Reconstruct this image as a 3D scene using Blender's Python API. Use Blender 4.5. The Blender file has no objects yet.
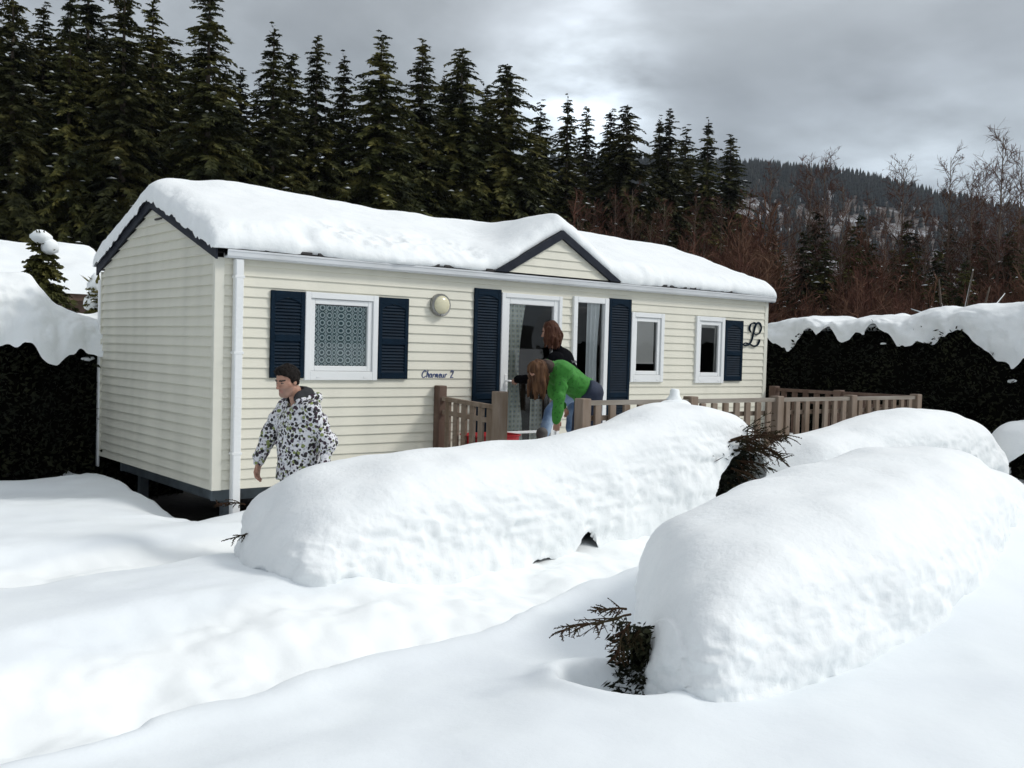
import bpy, math, random
import numpy as np
from mathutils import Vector, Matrix, Euler

R = math.radians
random.seed(7)
SC = bpy.context.scene
COL = SC.collection

# ------------------------------------------------------------------ camera
CAM = np.array([-3.991, -9.523, 1.460])
F_PX = 1008.2
YAW, PIT, ROL = R(39.15), R(-1.92), R(1.53)
fw = np.array([math.sin(YAW) * math.cos(PIT), math.cos(YAW) * math.cos(PIT), math.sin(PIT)])
_r0 = np.array([math.cos(YAW), -math.sin(YAW), 0.0])
_u0 = np.cross(_r0, fw)
rt = _r0 * math.cos(ROL) + _u0 * math.sin(ROL)
up = -_r0 * math.sin(ROL) + _u0 * math.cos(ROL)
cam = bpy.data.cameras.new('camera')
cam.sensor_width = 36.0
cam.sensor_fit = 'HORIZONTAL'
cam.lens = 36.0 * F_PX / 1024.0
cam.clip_start = 0.05
cam.clip_end = 6000
co = bpy.data.objects.new('camera', cam)
COL.objects.link(co)
m = Matrix.Identity(4)
for i in range(3):
    m[i][0] = rt[i]; m[i][1] = up[i]; m[i][2] = -fw[i]; m[i][3] = CAM[i]
co.matrix_world = m
SC.camera = co

def at(px, py, depth):
    "world point seen at a pixel of the photograph at a given distance along the view axis"
    return CAM + (fw + rt * (px - 512) / F_PX - up * (py - 384) / F_PX) * depth

# ------------------------------------------------------------------ numpy noise
def _hash(ix, iy, iz, seed):
    h = (ix.astype(np.int64) * 374761393 + iy.astype(np.int64) * 668265263 + iz.astype(np.int64) * 2147483647 + seed * 974711) & 0xFFFFFFFF
    h = ((h ^ (h >> 13)) * 1274126177) & 0xFFFFFFFF
    h = ((h ^ (h >> 16)) * 2246822519) & 0xFFFFFFFF
    h = h ^ (h >> 15)
    return (h & 0xFFFF).astype(np.float64) / 32767.5 - 1.0

def vnoise(x, y, z=None, seed=0):
    x = np.asarray(x, float); y = np.asarray(y, float)
    z = np.zeros_like(x) if z is None else np.asarray(z, float)
    x0 = np.floor(x); y0 = np.floor(y); z0 = np.floor(z)
    fx = x - x0; fy = y - y0; fz = z - z0
    fx = fx * fx * fx * (fx * (fx * 6 - 15) + 10); fy = fy * fy * fy * (fy * (fy * 6 - 15) + 10); fz = fz * fz * (3 - 2 * fz)
    out = 0
    for dx in (0, 1):
        wx = fx if dx else 1 - fx
        for dy in (0, 1):
            wy = fy if dy else 1 - fy
            for dz in (0, 1):
                wz = fz if dz else 1 - fz
                out = out + wx * wy * wz * _hash(x0 + dx, y0 + dy, z0 + dz, seed)
    return out

def fbm(x, y, z=None, seed=0, octv=4, gain=0.5):
    s = 0; a = 1.0; f = 1.0
    for o in range(octv):
        s = s + a * vnoise(np.asarray(x) * f + 13.7 * o, np.asarray(y) * f + 7.1 * o, None if z is None else np.asarray(z) * f + 3.3 * o, seed + o)
        a *= gain; f *= 2.03
    return s

def sstep(a, b, x):
    t = np.clip((x - a) / (b - a), 0, 1)
    return t * t * (3 - 2 * t)

# ------------------------------------------------------------------ object helpers
ORG = {}

def link(o, parent=None):
    COL.objects.link(o)
    if parent is not None:
        o.parent = parent
    return o

def thing(name, label, cat, loc=(0, 0, 0), group=None):
    o = bpy.data.objects.new(name, None)
    o.empty_display_size = 0.2
    o.location = loc
    link(o)
    ORG[o.name] = np.array(loc, float)
    return tag(o, label, cat, group)

def tag(o, label=None, cat=None, group=None, kind=None):
    if label: o['label'] = label
    if cat: o['category'] = cat
    if group: o['group'] = group
    if kind: o['kind'] = kind
    return o

class MB:
    def __init__(self):
        self.v = []; self.f = []; self.mi = []
    def quad(self, a, b, c, d, mi=0):
        n = len(self.v); self.v += [tuple(a), tuple(b), tuple(c), tuple(d)]; self.f.append((n, n + 1, n + 2, n + 3)); self.mi.append(mi)
    def tri(self, a, b, c, mi=0):
        n = len(self.v); self.v += [tuple(a), tuple(b), tuple(c)]; self.f.append((n, n + 1, n + 2)); self.mi.append(mi)
    def box(self, x0, y0, z0, x1, y1, z1, b=0.0, mi=0):
        n = len(self.v)
        if b <= 0:
            self.v += [(x0, y0, z0), (x1, y0, z0), (x1, y1, z0), (x0, y1, z0), (x0, y0, z1), (x1, y0, z1), (x1, y1, z1), (x0, y1, z1)]
            fs = [(3, 2, 1, 0), (4, 5, 6, 7), (0, 1, 5, 4), (1, 2, 6, 5), (2, 3, 7, 6), (3, 0, 4, 7)]
            self.f += [tuple(n + i for i in f) for f in fs]; self.mi += [mi] * 6
            return
        # chamfered box: 24 vertices
        X = (x0, x1); Y = (y0, y1); Z = (z0, z1); idx = {}
        for i in (0, 1):
            for j in (0, 1):
                for k in (0, 1):
                    sx, sy, sz = (b, -b)[i], (b, -b)[j], (b, -b)[k]
                    for ax, p in (('x', (X[i], Y[j] + sy, Z[k] + sz)), ('y', (X[i] + sx, Y[j], Z[k] + sz)), ('z', (X[i] + sx, Y[j] + sy, Z[k]))):
                        idx[(i, j, k, ax)] = len(self.v); self.v.append(p)
        g = lambda i, j, k, a: idx[(i, j, k, a)]
        def add(*q): self.f.append(q); self.mi.append(mi)
        for i in (0, 1):
            q = [g(i, 0, 0, 'x'), g(i, 1, 0, 'x'), g(i, 1, 1, 'x'), g(i, 0, 1, 'x')]; add(*(q if i else q[::-1]))
            q = [g(0, i, 0, 'y'), g(1, i, 0, 'y'), g(1, i, 1, 'y'), g(0, i, 1, 'y')]; add(*(q if not i else q[::-1]))
            q = [g(0, 0, i, 'z'), g(1, 0, i, 'z'), g(1, 1, i, 'z'), g(0, 1, i, 'z')]; add(*(q if i else q[::-1]))
        for i in (0, 1):
            for j in (0, 1):
                add(g(i, j, 0, 'x'), g(i, j, 1, 'x'), g(i, j, 1, 'y'), g(i, j, 0, 'y'))
                add(g(i, 0, j, 'x'), g(i, 1, j, 'x'), g(i, 1, j, 'z'), g(i, 0, j, 'z'))
                add(g(0, i, j, 'y'), g(1, i, j, 'y'), g(1, i, j, 'z'), g(0, i, j, 'z'))
                for k in (0, 1):
                    add(g(i, j, k, 'x'), g(i, j, k, 'y'), g(i, j, k, 'z'))
    def tube(self, pts, rad, n=6, mi=0, cap=True, flat=None):
        "tapered tube along a polyline"
        pts = [np.array(p, float) for p in pts]
        rings = []
        prev = None
        for i, p in enumerate(pts):
            t = pts[min(i + 1, len(pts) - 1)] - pts[max(i - 1, 0)]
            t = t / (np.linalg.norm(t) + 1e-9)
            if prev is None:
                a = np.array([0, 0, 1.0]) if abs(t[2]) < 0.9 else np.array([1.0, 0, 0])
            else:
                a = prev
            s = np.cross(t, a); s /= np.linalg.norm(s) + 1e-9
            w = np.cross(s, t); prev = w
            r = rad[i] if hasattr(rad, '__len__') else rad
            base = len(self.v)
            for k in range(n):
                an = 2 * math.pi * k / n
                q = p + (s * math.cos(an) + w * math.sin(an)) * r
                self.v.append(tuple(q))
            rings.append(base)
        for a, b in zip(rings[:-1], rings[1:]):
            for k in range(n):
                k2 = (k + 1) % n
                self.f.append((a + k, a + k2, b + k2, b + k)); self.mi.append(mi)
        if cap:
            self.f.append(tuple(rings[0] + k for k in range(n))[::-1]); self.mi.append(mi)
            self.f.append(tuple(rings[-1] + k for k in range(n))); self.mi.append(mi)
    def kite(self, p, d, side, L, w, mi=0):
        "flat leaf / twig from p along d"
        a = p + d * (L * 0.45)
        self.quad(p, a + side * w, p + d * L, a - side * w, mi)
    def build(self, name, mats, parent=None, smooth=False, fixn=False):
        me = bpy.data.meshes.new(name)
        V = np.array(self.v, float).reshape(-1, 3)
        if parent is not None and parent.name in ORG:
            V = V - ORG[parent.name]
        me.from_pydata(V.tolist(), [], self.f)
        mats = mats if isinstance(mats, (list, tuple)) else [mats]
        for mt in mats: me.materials.append(mt)
        if len(mats) > 1:
            me.polygons.foreach_set('material_index', self.mi)
        if smooth:
            me.polygons.foreach_set('use_smooth', [True] * len(me.polygons))
        if fixn:
            import bmesh
            b = bmesh.new(); b.from_mesh(me); bmesh.ops.recalc_face_normals(b, faces=b.faces); b.to_mesh(me); b.free()
        me.update()
        o = bpy.data.objects.new(name, me)
        link(o, parent)
        if parent is not None and parent.name in ORG:
            ORG[o.name] = ORG[parent.name]
        return o

def np_mesh(name, V, Fq, mats, parent=None, smooth=True, mi=None):
    V = np.asarray(V, float)
    if parent is not None and parent.name in ORG:
        V = V - ORG[parent.name]
    Fq = np.asarray(Fq, np.int32)
    k = Fq.shape[1]
    me = bpy.data.meshes.new(name)
    me.vertices.add(len(V)); me.vertices.foreach_set('co', V.ravel())
    me.loops.add(Fq.size); me.loops.foreach_set('vertex_index', Fq.ravel())
    me.polygons.add(len(Fq)); me.polygons.foreach_set('loop_start', np.arange(0, Fq.size, k, dtype=np.int32))
    mats = mats if isinstance(mats, (list, tuple)) else [mats]
    for mt in mats: me.materials.append(mt)
    me.update(calc_edges=True)
    if smooth: me.polygons.foreach_set('use_smooth', np.ones(len(Fq), bool))
    if mi is not None: me.polygons.foreach_set('material_index', np.asarray(mi, np.int32))
    me.validate()
    o = bpy.data.objects.new(name, me)
    link(o, parent)
    if parent is not None and parent.name in ORG: ORG[o.name] = ORG[parent.name]
    return o

def grid_faces(nu, nv, flip=False, wrap_v=False):
    i = np.arange(nu - 1)[:, None]; j = np.arange(nv - (0 if wrap_v else 1))[None, :]
    j2 = (j + 1) % nv
    a = i * nv + j; b = (i + 1) * nv + j; c = (i + 1) * nv + j2; d = i * nv + j2
    q = np.stack([a + 0 * j, b + 0 * j, c + 0 * i, d + 0 * i], -1).reshape(-1, 4)
    return q[:, ::-1] if flip else q

# ------------------------------------------------------------------ materials
def mat(name, col, rough=0.6, var=None, bump=None, spec=0.5, coords='Object', stretch=(1, 1, 1), metal=0.0, sss=0.0):
    """var = (second colour, noise scale, contrast lo, hi); bump = (scale, strength, distance)"""
    mt = bpy.data.materials.new(name); mt.use_nodes = True
    nt = mt.node_tree; N = nt.nodes; L = nt.links
    b = N['Principled BSDF']
    b.inputs['Base Color'].default_value = (*col, 1)
    b.inputs['Roughness'].default_value = rough
    b.inputs['Specular IOR Level'].default_value = spec
    b.inputs['Metallic'].default_value = metal
    if sss:
        b.inputs['Subsurface Weight'].default_value = sss
        b.inputs['Subsurface Radius'].default_value = (0.03, 0.04, 0.05)
        b.inputs['Subsurface Scale'].default_value = 1.0
    tc = N.new('ShaderNodeTexCoord'); mp = N.new('ShaderNodeMapping')
    mp.inputs['Scale'].default_value = stretch
    L.new(tc.outputs[coords], mp.inputs[0])
    if var:
        n = N.new('ShaderNodeTexNoise'); n.inputs['Scale'].default_value = var[1]; n.inputs['Detail'].default_value = 5
        L.new(mp.outputs[0], n.inputs['Vector'])
        r = N.new('ShaderNodeValToRGB'); r.color_ramp.elements[0].position = var[2]; r.color_ramp.elements[1].position = var[3]
        r.color_ramp.elements[0].color = (*col, 1); r.color_ramp.elements[1].color = (*var[0], 1)
        L.new(n.outputs['Fac'], r.inputs[0]); L.new(r.outputs[0], b.inputs['Base Color'])
    if bump:
        n2 = N.new('ShaderNodeTexNoise'); n2.inputs['Scale'].default_value = bump[0]; n2.inputs['Detail'].default_value = 6; n2.inputs['Roughness'].default_value = 0.6
        L.new(mp.outputs[0], n2.inputs['Vector'])
        bp = N.new('ShaderNodeBump'); bp.inputs['Strength'].default_value = bump[1]; bp.inputs['Distance'].default_value = bump[2]
        L.new(n2.outputs['Fac'], bp.inputs['Height']); L.new(bp.outputs[0], b.inputs['Normal'])
    return mt

M = {}
M['snow'] = mat('snow', (0.85, 0.88, 0.885), 0.65, var=((0.81, 0.845, 0.86), 3.0, 0.35, 0.7), bump=(11.0, 0.22, 0.02), spec=0.2)
M['snow_rough'] = mat('snow_rough', (0.86, 0.885, 0.89), 0.65, var=((0.82, 0.85, 0.86), 6.0, 0.35, 0.7), bump=(22.0, 0.42, 0.018), spec=0.2)
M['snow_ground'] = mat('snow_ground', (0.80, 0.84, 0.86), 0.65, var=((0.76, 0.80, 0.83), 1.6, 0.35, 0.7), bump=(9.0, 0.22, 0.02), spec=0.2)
def paler_mix(mt):
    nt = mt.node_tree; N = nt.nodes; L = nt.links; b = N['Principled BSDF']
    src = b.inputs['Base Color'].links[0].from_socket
    a = N.new('ShaderNodeAttribute'); a.attribute_name = 'paler'
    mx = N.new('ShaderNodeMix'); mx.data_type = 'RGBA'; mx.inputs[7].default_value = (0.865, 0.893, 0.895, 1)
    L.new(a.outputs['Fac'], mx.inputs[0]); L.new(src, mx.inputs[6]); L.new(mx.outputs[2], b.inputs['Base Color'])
paler_mix(M['snow_ground'])
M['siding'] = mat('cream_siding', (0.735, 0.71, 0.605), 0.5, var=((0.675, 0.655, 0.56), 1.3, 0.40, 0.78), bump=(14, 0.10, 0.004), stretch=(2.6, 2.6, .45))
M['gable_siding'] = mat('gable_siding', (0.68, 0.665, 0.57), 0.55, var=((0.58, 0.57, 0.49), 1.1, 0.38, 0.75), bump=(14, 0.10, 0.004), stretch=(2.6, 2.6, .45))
M['trim'] = mat('cream_trim', (0.70, 0.685, 0.60), 0.45, var=((0.64, 0.63, 0.55), 3, 0.4, 0.8))
M['white'] = mat('white_plastic', (0.80, 0.815, 0.815), 0.4, var=((0.765, 0.775, 0.77), 2.5, 0.40, 0.8))
M['gutter'] = mat('gutter_white', (0.66, 0.68, 0.70), 0.4, var=((0.52, 0.53, 0.53), 5, 0.4, 0.75), stretch=(0.3, 1, 1))
M['navy'] = mat('navy_shutter', (0.002, 0.0105, 0.022), 0.6, var=((0.004, 0.0155, 0.031), 7, 0.4, 0.75), spec=0.10)
M['slate'] = mat('slate_board', (0.014, 0.017, 0.026), 0.6, var=((0.026, 0.03, 0.04), 6, 0.4, 0.8), spec=0.15)
M['roofing'] = mat('dark_roofing', (0.035, 0.032, 0.032), 0.8, bump=(20, 0.4, 0.01))
M['steel'] = mat('galvanised_steel', (0.20, 0.24, 0.27), 0.5, var=((0.13, 0.15, 0.17), 5, 0.4, 0.7), metal=0.3)
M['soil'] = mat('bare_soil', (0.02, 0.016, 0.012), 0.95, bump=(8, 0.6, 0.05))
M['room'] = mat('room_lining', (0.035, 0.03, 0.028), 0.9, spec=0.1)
M['wood'] = mat('weathered_wood', (0.150, 0.103, 0.068), 0.75, var=((0.235, 0.185, 0.145), 3.2, 0.35, 0.7), bump=(18, 0.3, 0.006), stretch=(3, 3, 0.6))
M['rail_wood'] = mat('weathered_rail', (0.165, 0.132, 0.10), 0.75, var=((0.29, 0.265, 0.23), 3.0, 0.3, 0.7), bump=(18, 0.3, 0.006), stretch=(0.5, 3, 3))
M['dark_wood'] = mat('dark_wet_wood', (0.085, 0.045, 0.030), 0.7, var=((0.14, 0.09, 0.065), 3, 0.35, 0.7), bump=(18, 0.3, 0.006), stretch=(3, 3, 0.6))
M['metal'] = mat('brushed_metal', (0.30, 0.30, 0.29), 0.4, metal=0.7)
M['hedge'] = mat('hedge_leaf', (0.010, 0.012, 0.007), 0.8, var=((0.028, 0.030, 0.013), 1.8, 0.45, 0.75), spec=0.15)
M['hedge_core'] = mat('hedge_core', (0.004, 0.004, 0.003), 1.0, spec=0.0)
M['sprig'] = mat('juniper_sprig', (0.040, 0.022, 0.013), 0.85, var=((0.022, 0.022, 0.010), 9, 0.4, 0.65), spec=0.08)
M['red'] = mat('red_plastic', (0.42, 0.012, 0.018), 0.4)
M['text'] = mat('blue_lettering', (0.035, 0.060, 0.17), 0.5)

def foliage_mat(name, c0, c1, c2):
    mt = bpy.data.materials.new(name); mt.use_nodes = True
    nt = mt.node_tree; N = nt.nodes; L = nt.links; b = N['Principled BSDF']
    tc = N.new('ShaderNodeTexCoord'); n = N.new('ShaderNodeTexNoise'); n.inputs['Scale'].default_value = 0.9; n.inputs['Detail'].default_value = 6
    oi = N.new('ShaderNodeObjectInfo'); ad = N.new('ShaderNodeVectorMath'); ad.operation = 'ADD'
    L.new(tc.outputs['Object'], ad.inputs[0]); L.new(oi.outputs['Location'], ad.inputs[1]); L.new(ad.outputs[0], n.inputs['Vector'])
    r = N.new('ShaderNodeValToRGB'); e = r.color_ramp.elements
    e[0].position = 0.35; e[0].color = (*c0, 1); e[1].position = 0.72; e[1].color = (*c2, 1)
    k = e.new(0.52); k.color = (*c1, 1)
    L.new(n.outputs['Fac'], r.inputs[0])
    hs = N.new('ShaderNodeHueSaturation'); mr = N.new('ShaderNodeMapRange'); mr.inputs[3].default_value = 0.7; mr.inputs[4].default_value = 1.35
    L.new(oi.outputs['Random'], mr.inputs[0]); L.new(mr.outputs[0], hs.inputs['Value']); L.new(r.outputs[0], hs.inputs['Color'])
    L.new(hs.outputs[0], b.inputs['Base Color'])
    b.inputs['Roughness'].default_value = 0.75; b.inputs['Specular IOR Level'].default_value = 0.15
    return mt
M['spruce'] = foliage_mat('spruce_needles', (0.009, 0.012, 0.004), (0.040, 0.043, 0.012), (0.105, 0.094, 0.024))
M['bark'] = mat('bark', (0.050, 0.036, 0.026), 0.9, var=((0.09, 0.07, 0.05), 4, 0.4, 0.7))
M['pale_bark'] = mat('pale_bark', (0.11, 0.075, 0.055), 0.85, var=((0.19, 0.145, 0.11), 1.2, 0.4, 0.75))
M['twig'] = mat('red_brown_twigs', (0.110, 0.048, 0.034), 0.85, var=((0.095, 0.055, 0.036), 0.8, 0.4, 0.7), spec=0.1)
M['brush'] = mat('brown_brush', (0.092, 0.042, 0.030), 0.9, var=((0.135, 0.078, 0.048), 0.5, 0.4, 0.7), spec=0.1)
M['far_tree'] = mat('far_conifer', (0.014, 0.018, 0.016), 0.9, var=((0.030, 0.032, 0.026), 0.02, 0.4, 0.7), spec=0.05)
M['far_ground'] = mat('far_hillside', (0.10, 0.085, 0.075), 0.95, var=((0.40, 0.41, 0.43), 0.035, 0.50, 0.66), spec=0.05)
M['dark_hill'] = mat('wooded_hillside', (0.016, 0.017, 0.014), 0.95, var=((0.05, 0.05, 0.045), 0.02, 0.5, 0.7), spec=0.05)

def glass_mat(name, tint):
    mt = bpy.data.materials.new(name); mt.use_nodes = True
    nt = mt.node_tree; N = nt.nodes; L = nt.links
    N.remove(N['Principled BSDF'])
    t = N.new('ShaderNodeBsdfTransparent'); t.inputs[0].default_value = (*tint, 1)
    g = N.new('ShaderNodeBsdfGlossy'); g.inputs['Roughness'].default_value = 0.015
    fr = N.new('ShaderNodeFresnel'); fr.inputs[0].default_value = 1.6
    mx = N.new('ShaderNodeMixShader')
    L.new(fr.outputs[0], mx.inputs[0]); L.new(t.outputs[0], mx.inputs[1]); L.new(g.outputs[0], mx.inputs[2])
    L.new(mx.outputs[0], N['Material Output'].inputs[0])
    return mt
M['glass'] = glass_mat('window_glass', (0.95, 0.97, 0.97))

def lace_mat():
    mt = bpy.data.materials.new('lace_curtain'); mt.use_nodes = True
    nt = mt.node_tree; N = nt.nodes; L = nt.links; b = N['Principled BSDF']
    tc = N.new('ShaderNodeTexCoord'); sx = N.new('ShaderNodeSeparateXYZ'); L.new(tc.outputs['Object'], sx.inputs[0])
    def mth(op, a, c=None, v=None):
        n = N.new('ShaderNodeMath'); n.operation = op
        L.new(a, n.inputs[0])
        if c is not None: L.new(c, n.inputs[1])
        if v is not None: n.inputs[1].default_value = v
        return n.outputs[0]
    # folds bunch the pattern sideways
    fold = mth('MULTIPLY', mth('SINE', mth('MULTIPLY', sx.outputs['X'], v=21.0)), v=0.012)
    X = mth('ADD', sx.outputs['X'], fold)
    P = 0.0790
    def cell(s): return mth('SUBTRACT', mth('FRACT', mth('DIVIDE', s, v=P)), v=0.5)
    cx = cell(X); cz = cell(sx.outputs['Z'])
    rr = mth('SQRT', mth('ADD', mth('MULTIPLY', cx, cx), mth('MULTIPLY', cz, cz)))
    ring = mth('LESS_THAN', mth('ABSOLUTE', mth('SUBTRACT', rr, v=0.31)), v=0.085)
    edge = mth('GREATER_THAN', mth('ABSOLUTE', cx), v=0.455)
    dia = mth('LESS_THAN', mth('ABSOLUTE', mth('SUBTRACT', mth('ADD', mth('ABSOLUTE', cx), mth('ABSOLUTE', cz)), v=0.80)), v=0.06)
    f = mth('MAXIMUM', mth('MAXIMUM', ring, edge), dia)
    mx = N.new('ShaderNodeMix'); mx.data_type = 'RGBA'
    mx.inputs[6].default_value = (0.10, 0.17, 0.185, 1); mx.inputs[7].default_value = (0.80, 0.88, 0.88, 1)
    L.new(f, mx.inputs[0]); L.new(mx.outputs[2], b.inputs['Base Color'])
    b.inputs['Roughness'].default_value = 0.9
    return mt
M['lace'] = lace_mat()

def plaid_mat():
    mt = bpy.data.materials.new('plaid_curtain'); mt.use_nodes = True
    nt = mt.node_tree; N = nt.nodes; L = nt.links; b = N['Principled BSDF']
    tc = N.new('ShaderNodeTexCoord')
    cur = None
    for ax, sc in (('X', 26.0), ('Z', 16.0)):
        w = N.new('ShaderNodeTexWave'); w.bands_direction = ax; w.inputs['Scale'].default_value = sc / 6.28 * 2; w.inputs['Distortion'].default_value = 0.6
        L.new(tc.outputs['Object'], w.inputs[0])
        if cur is None: cur = w.outputs['Fac']
        else:
            mu = N.new('ShaderNodeMath'); mu.operation = 'MULTIPLY'; L.new(cur, mu.inputs[0]); L.new(w.outputs['Fac'], mu.inputs[1]); cur = mu.outputs[0]
    r = N.new('ShaderNodeValToRGB'); e = r.color_ramp.elements
    e[0].color = (0.86, 0.88, 0.84, 1); e[1].color = (0.38, 0.48, 0.60, 1)
    k = e.new(0.5); k.color = (0.74, 0.72, 0.56, 1)
    L.new(cur, r.inputs[0]); L.new(r.outputs[0], b.inputs['Base Color']); b.inputs['Roughness'].default_value = 0.9
    return mt
M['plaid'] = plaid_mat()
M['curtain'] = mat('pale_curtain', (0.86, 0.88, 0.88), 0.9)
M['blind'] = mat('grey_blind', (0.80, 0.77, 0.73), 0.7)
M['lamp_glass'] = mat('lamp_glass', (0.66, 0.62, 0.44), 0.18)

# ------------------------------------------------------------------ world + sun
SUN_AZ_VEC = np.array([0.78, -0.626])          # towards the sun, seen from above
SUN_EL = R(40)
sunv = Vector((SUN_AZ_VEC[0] * math.cos(SUN_EL), SUN_AZ_VEC[1] * math.cos(SUN_EL), math.sin(SUN_EL))).normalized()
sl = bpy.data.lights.new('sun', 'SUN'); sl.energy = 1.75; sl.angle = R(12); sl.color = (1.0, 0.965, 0.91)
so = bpy.data.objects.new('sun', sl); link(so)
so.rotation_euler = (-sunv).to_track_quat('-Z', 'Y').to_euler(); so.location = (6, -14, 18)

W = bpy.data.worlds.new('World'); SC.world = W; W.use_nodes = True
nt = W.node_tree; N = nt.nodes; L = nt.links
bg = N['Background']
sky = N.new('ShaderNodeTexSky'); sky.sky_type = 'NISHITA'; sky.sun_disc = False
sky.sun_elevation = SUN_EL; sky.sun_rotation = math.atan2(sunv.x, sunv.y)
L.new(sky.outputs[0], bg.inputs[0]); bg.inputs[1].default_value = 0.06
def wm(op, a, b=None):
    n = N.new('ShaderNodeMath'); n.operation = op
    for i, s in enumerate((a, b)):
        if s is None: continue
        if isinstance(s, (int, float)): n.inputs[i].default_value = s
        else: L.new(s, n.inputs[i])
    return n.outputs[0]
tc = N.new('ShaderNodeTexCoord'); sp = N.new('ShaderNodeSeparateXYZ'); L.new(tc.outputs['Generated'], sp.inputs[0])
zc = wm('MAXIMUM', sp.outputs['Z'], 0.0)
den = wm('ADD', zc, 0.20)
cb = N.new('ShaderNodeCombineXYZ'); L.new(wm('DIVIDE', sp.outputs['X'], den), cb.inputs[0]); L.new(wm('DIVIDE', sp.outputs['Y'], den), cb.inputs[1])
no = N.new('ShaderNodeTexNoise'); no.inputs['Scale'].default_value = 1.05; no.inputs['Detail'].default_value = 6; no.inputs['Roughness'].default_value = 0.52
no.inputs['Distortion'].default_value = 0.35
mpw = N.new('ShaderNodeMapping'); mpw.inputs['Location'].default_value = (0.9, 0.35, 0.2)
L.new(cb.outputs[0], mpw.inputs[0]); L.new(mpw.outputs[0], no.inputs['Vector'])
rp = N.new('ShaderNodeValToRGB'); e = rp.color_ramp.elements
e[0].position = 0.30; e[0].color = (0.265, 0.280, 0.300, 1); e[1].position = 0.74; e[1].color = (0.62, 0.65, 0.69, 1)
k = e.new(0.50); k.color = (0.36, 0.38, 0.40, 1)
L.new(no.outputs['Fac'], rp.inputs[0])
# cloud is thinner overhead and round the hidden sun
vd = N.new('ShaderNodeVectorMath'); vd.operation = 'DOT_PRODUCT'; L.new(tc.outputs['Generated'], vd.inputs[0]); vd.inputs[1].default_value = sunv
glow = wm('POWER', wm('MAXIMUM', wm('ADD', wm('MULTIPLY', vd.outputs['Value'], 0.62), 0.38), 0.0), 2.2)
gain = wm('ADD', wm('ADD', 0.85, wm('MULTIPLY', wm('MAXIMUM', wm('SUBTRACT', zc, 0.36), 0.0), 1.35)), wm('MULTIPLY', glow, 1.05))
# two thin places in the cloud over the wood and the hill, bluish light under the cloud edge
brk = None
for dv, pw_, am in (((0.660, 0.708, 0.250), 420, 3.0), ((0.850, 0.495, 0.160), 110, 0.9), ((0.30, 0.90, 0.25), 26, 0.26)):
    vb = N.new('ShaderNodeVectorMath'); vb.operation = 'DOT_PRODUCT'; L.new(tc.outputs['Generated'], vb.inputs[0]); vb.inputs[1].default_value = Vector(dv).normalized()
    lobe = wm('MULTIPLY', wm('POWER', wm('MAXIMUM', vb.outputs['Value'], 0.0), pw_), am)
    brk = lobe if brk is None else wm('ADD', brk, lobe)
no2 = N.new('ShaderNodeTexNoise'); no2.inputs['Scale'].default_value = 3.2; no2.inputs['Detail'].default_value = 7; L.new(cb.outputs[0], no2.inputs['Vector'])
brk = wm('MULTIPLY', brk, wm('MULTIPLY', wm('MAXIMUM', wm('SUBTRACT', no2.outputs['Fac'], 0.28), 0.0), 3.4))
gain = wm('ADD', gain, brk)
low = N.new('ShaderNodeMix'); low.data_type = 'RGBA'; low.blend_type = 'MULTIPLY'; low.inputs[7].default_value = (0.90, 1.01, 1.08, 1)
lf = wm('SUBTRACT', 1.0, wm('MULTIPLY', zc, 2.2)); lfn = lf.node; lfn.use_clamp = True
L.new(lf, low.inputs[0]); L.new(rp.outputs[0], low.inputs[6])
bg2 = N.new('ShaderNodeBackground'); L.new(low.outputs[2], bg2.inputs[0]); L.new(gain, bg2.inputs[1])
mxs = N.new('ShaderNodeMixShader'); mxs.inputs[0].default_value = 0.93
L.new(bg.outputs[0], mxs.inputs[1]); L.new(bg2.outputs[0], mxs.inputs[2])
L.new(mxs.outputs[0], N['World Output'].inputs[0])

SC.view_settings.view_transform = 'Standard'
SC.view_settings.look = 'None'
SC.view_settings.exposure = 0.06
SC.view_settings.gamma = 1.0
SC.view_settings.use_curve_mapping = False
SC.cycles.use_denoising = True
SC.cycles.max_bounces = 8
SC.cycles.diffuse_bounces = 4
SC.cycles.transparent_max_bounces = 12

# ------------------------------------------------------------------ ground
def polydist(x, y, pts):
    best = np.full(np.shape(x), 1e9); side = np.zeros(np.shape(x))
    for (ax, ay), (bx, by) in zip(pts[:-1], pts[1:]):
        dx, dy = bx - ax, by - ay; L2 = dx * dx + dy * dy
        t = np.clip(((x - ax) * dx + (y - ay) * dy) / L2, 0, 1)
        d = np.hypot(x - ax - t * dx, y - ay - t * dy)
        s = (dx * (y - ay) - dy * (x - ax)) / math.sqrt(L2)
        k = d < best
        best = np.where(k, d, best); side = np.where(k, s, side)
    return best, side

PATH_A = [(-6, -5.6), (-4.2, -5.2), (-3.0, -4.92), (-2.2, -4.72), (-1.5, -4.42), (-0.6, -4.33), (0.5, -4.05), (1.3, -3.88), (3, -3.75), (5, -3.85), (9, -4.0), (14, -4.2)]
PATH_B = [(-7, -1.9), (-4, -2.05), (-2.4, -2.02), (-1.5, -1.80), (-0.8, -1.72), (0.3, -1.7), (2.7, -1.75)]

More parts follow.
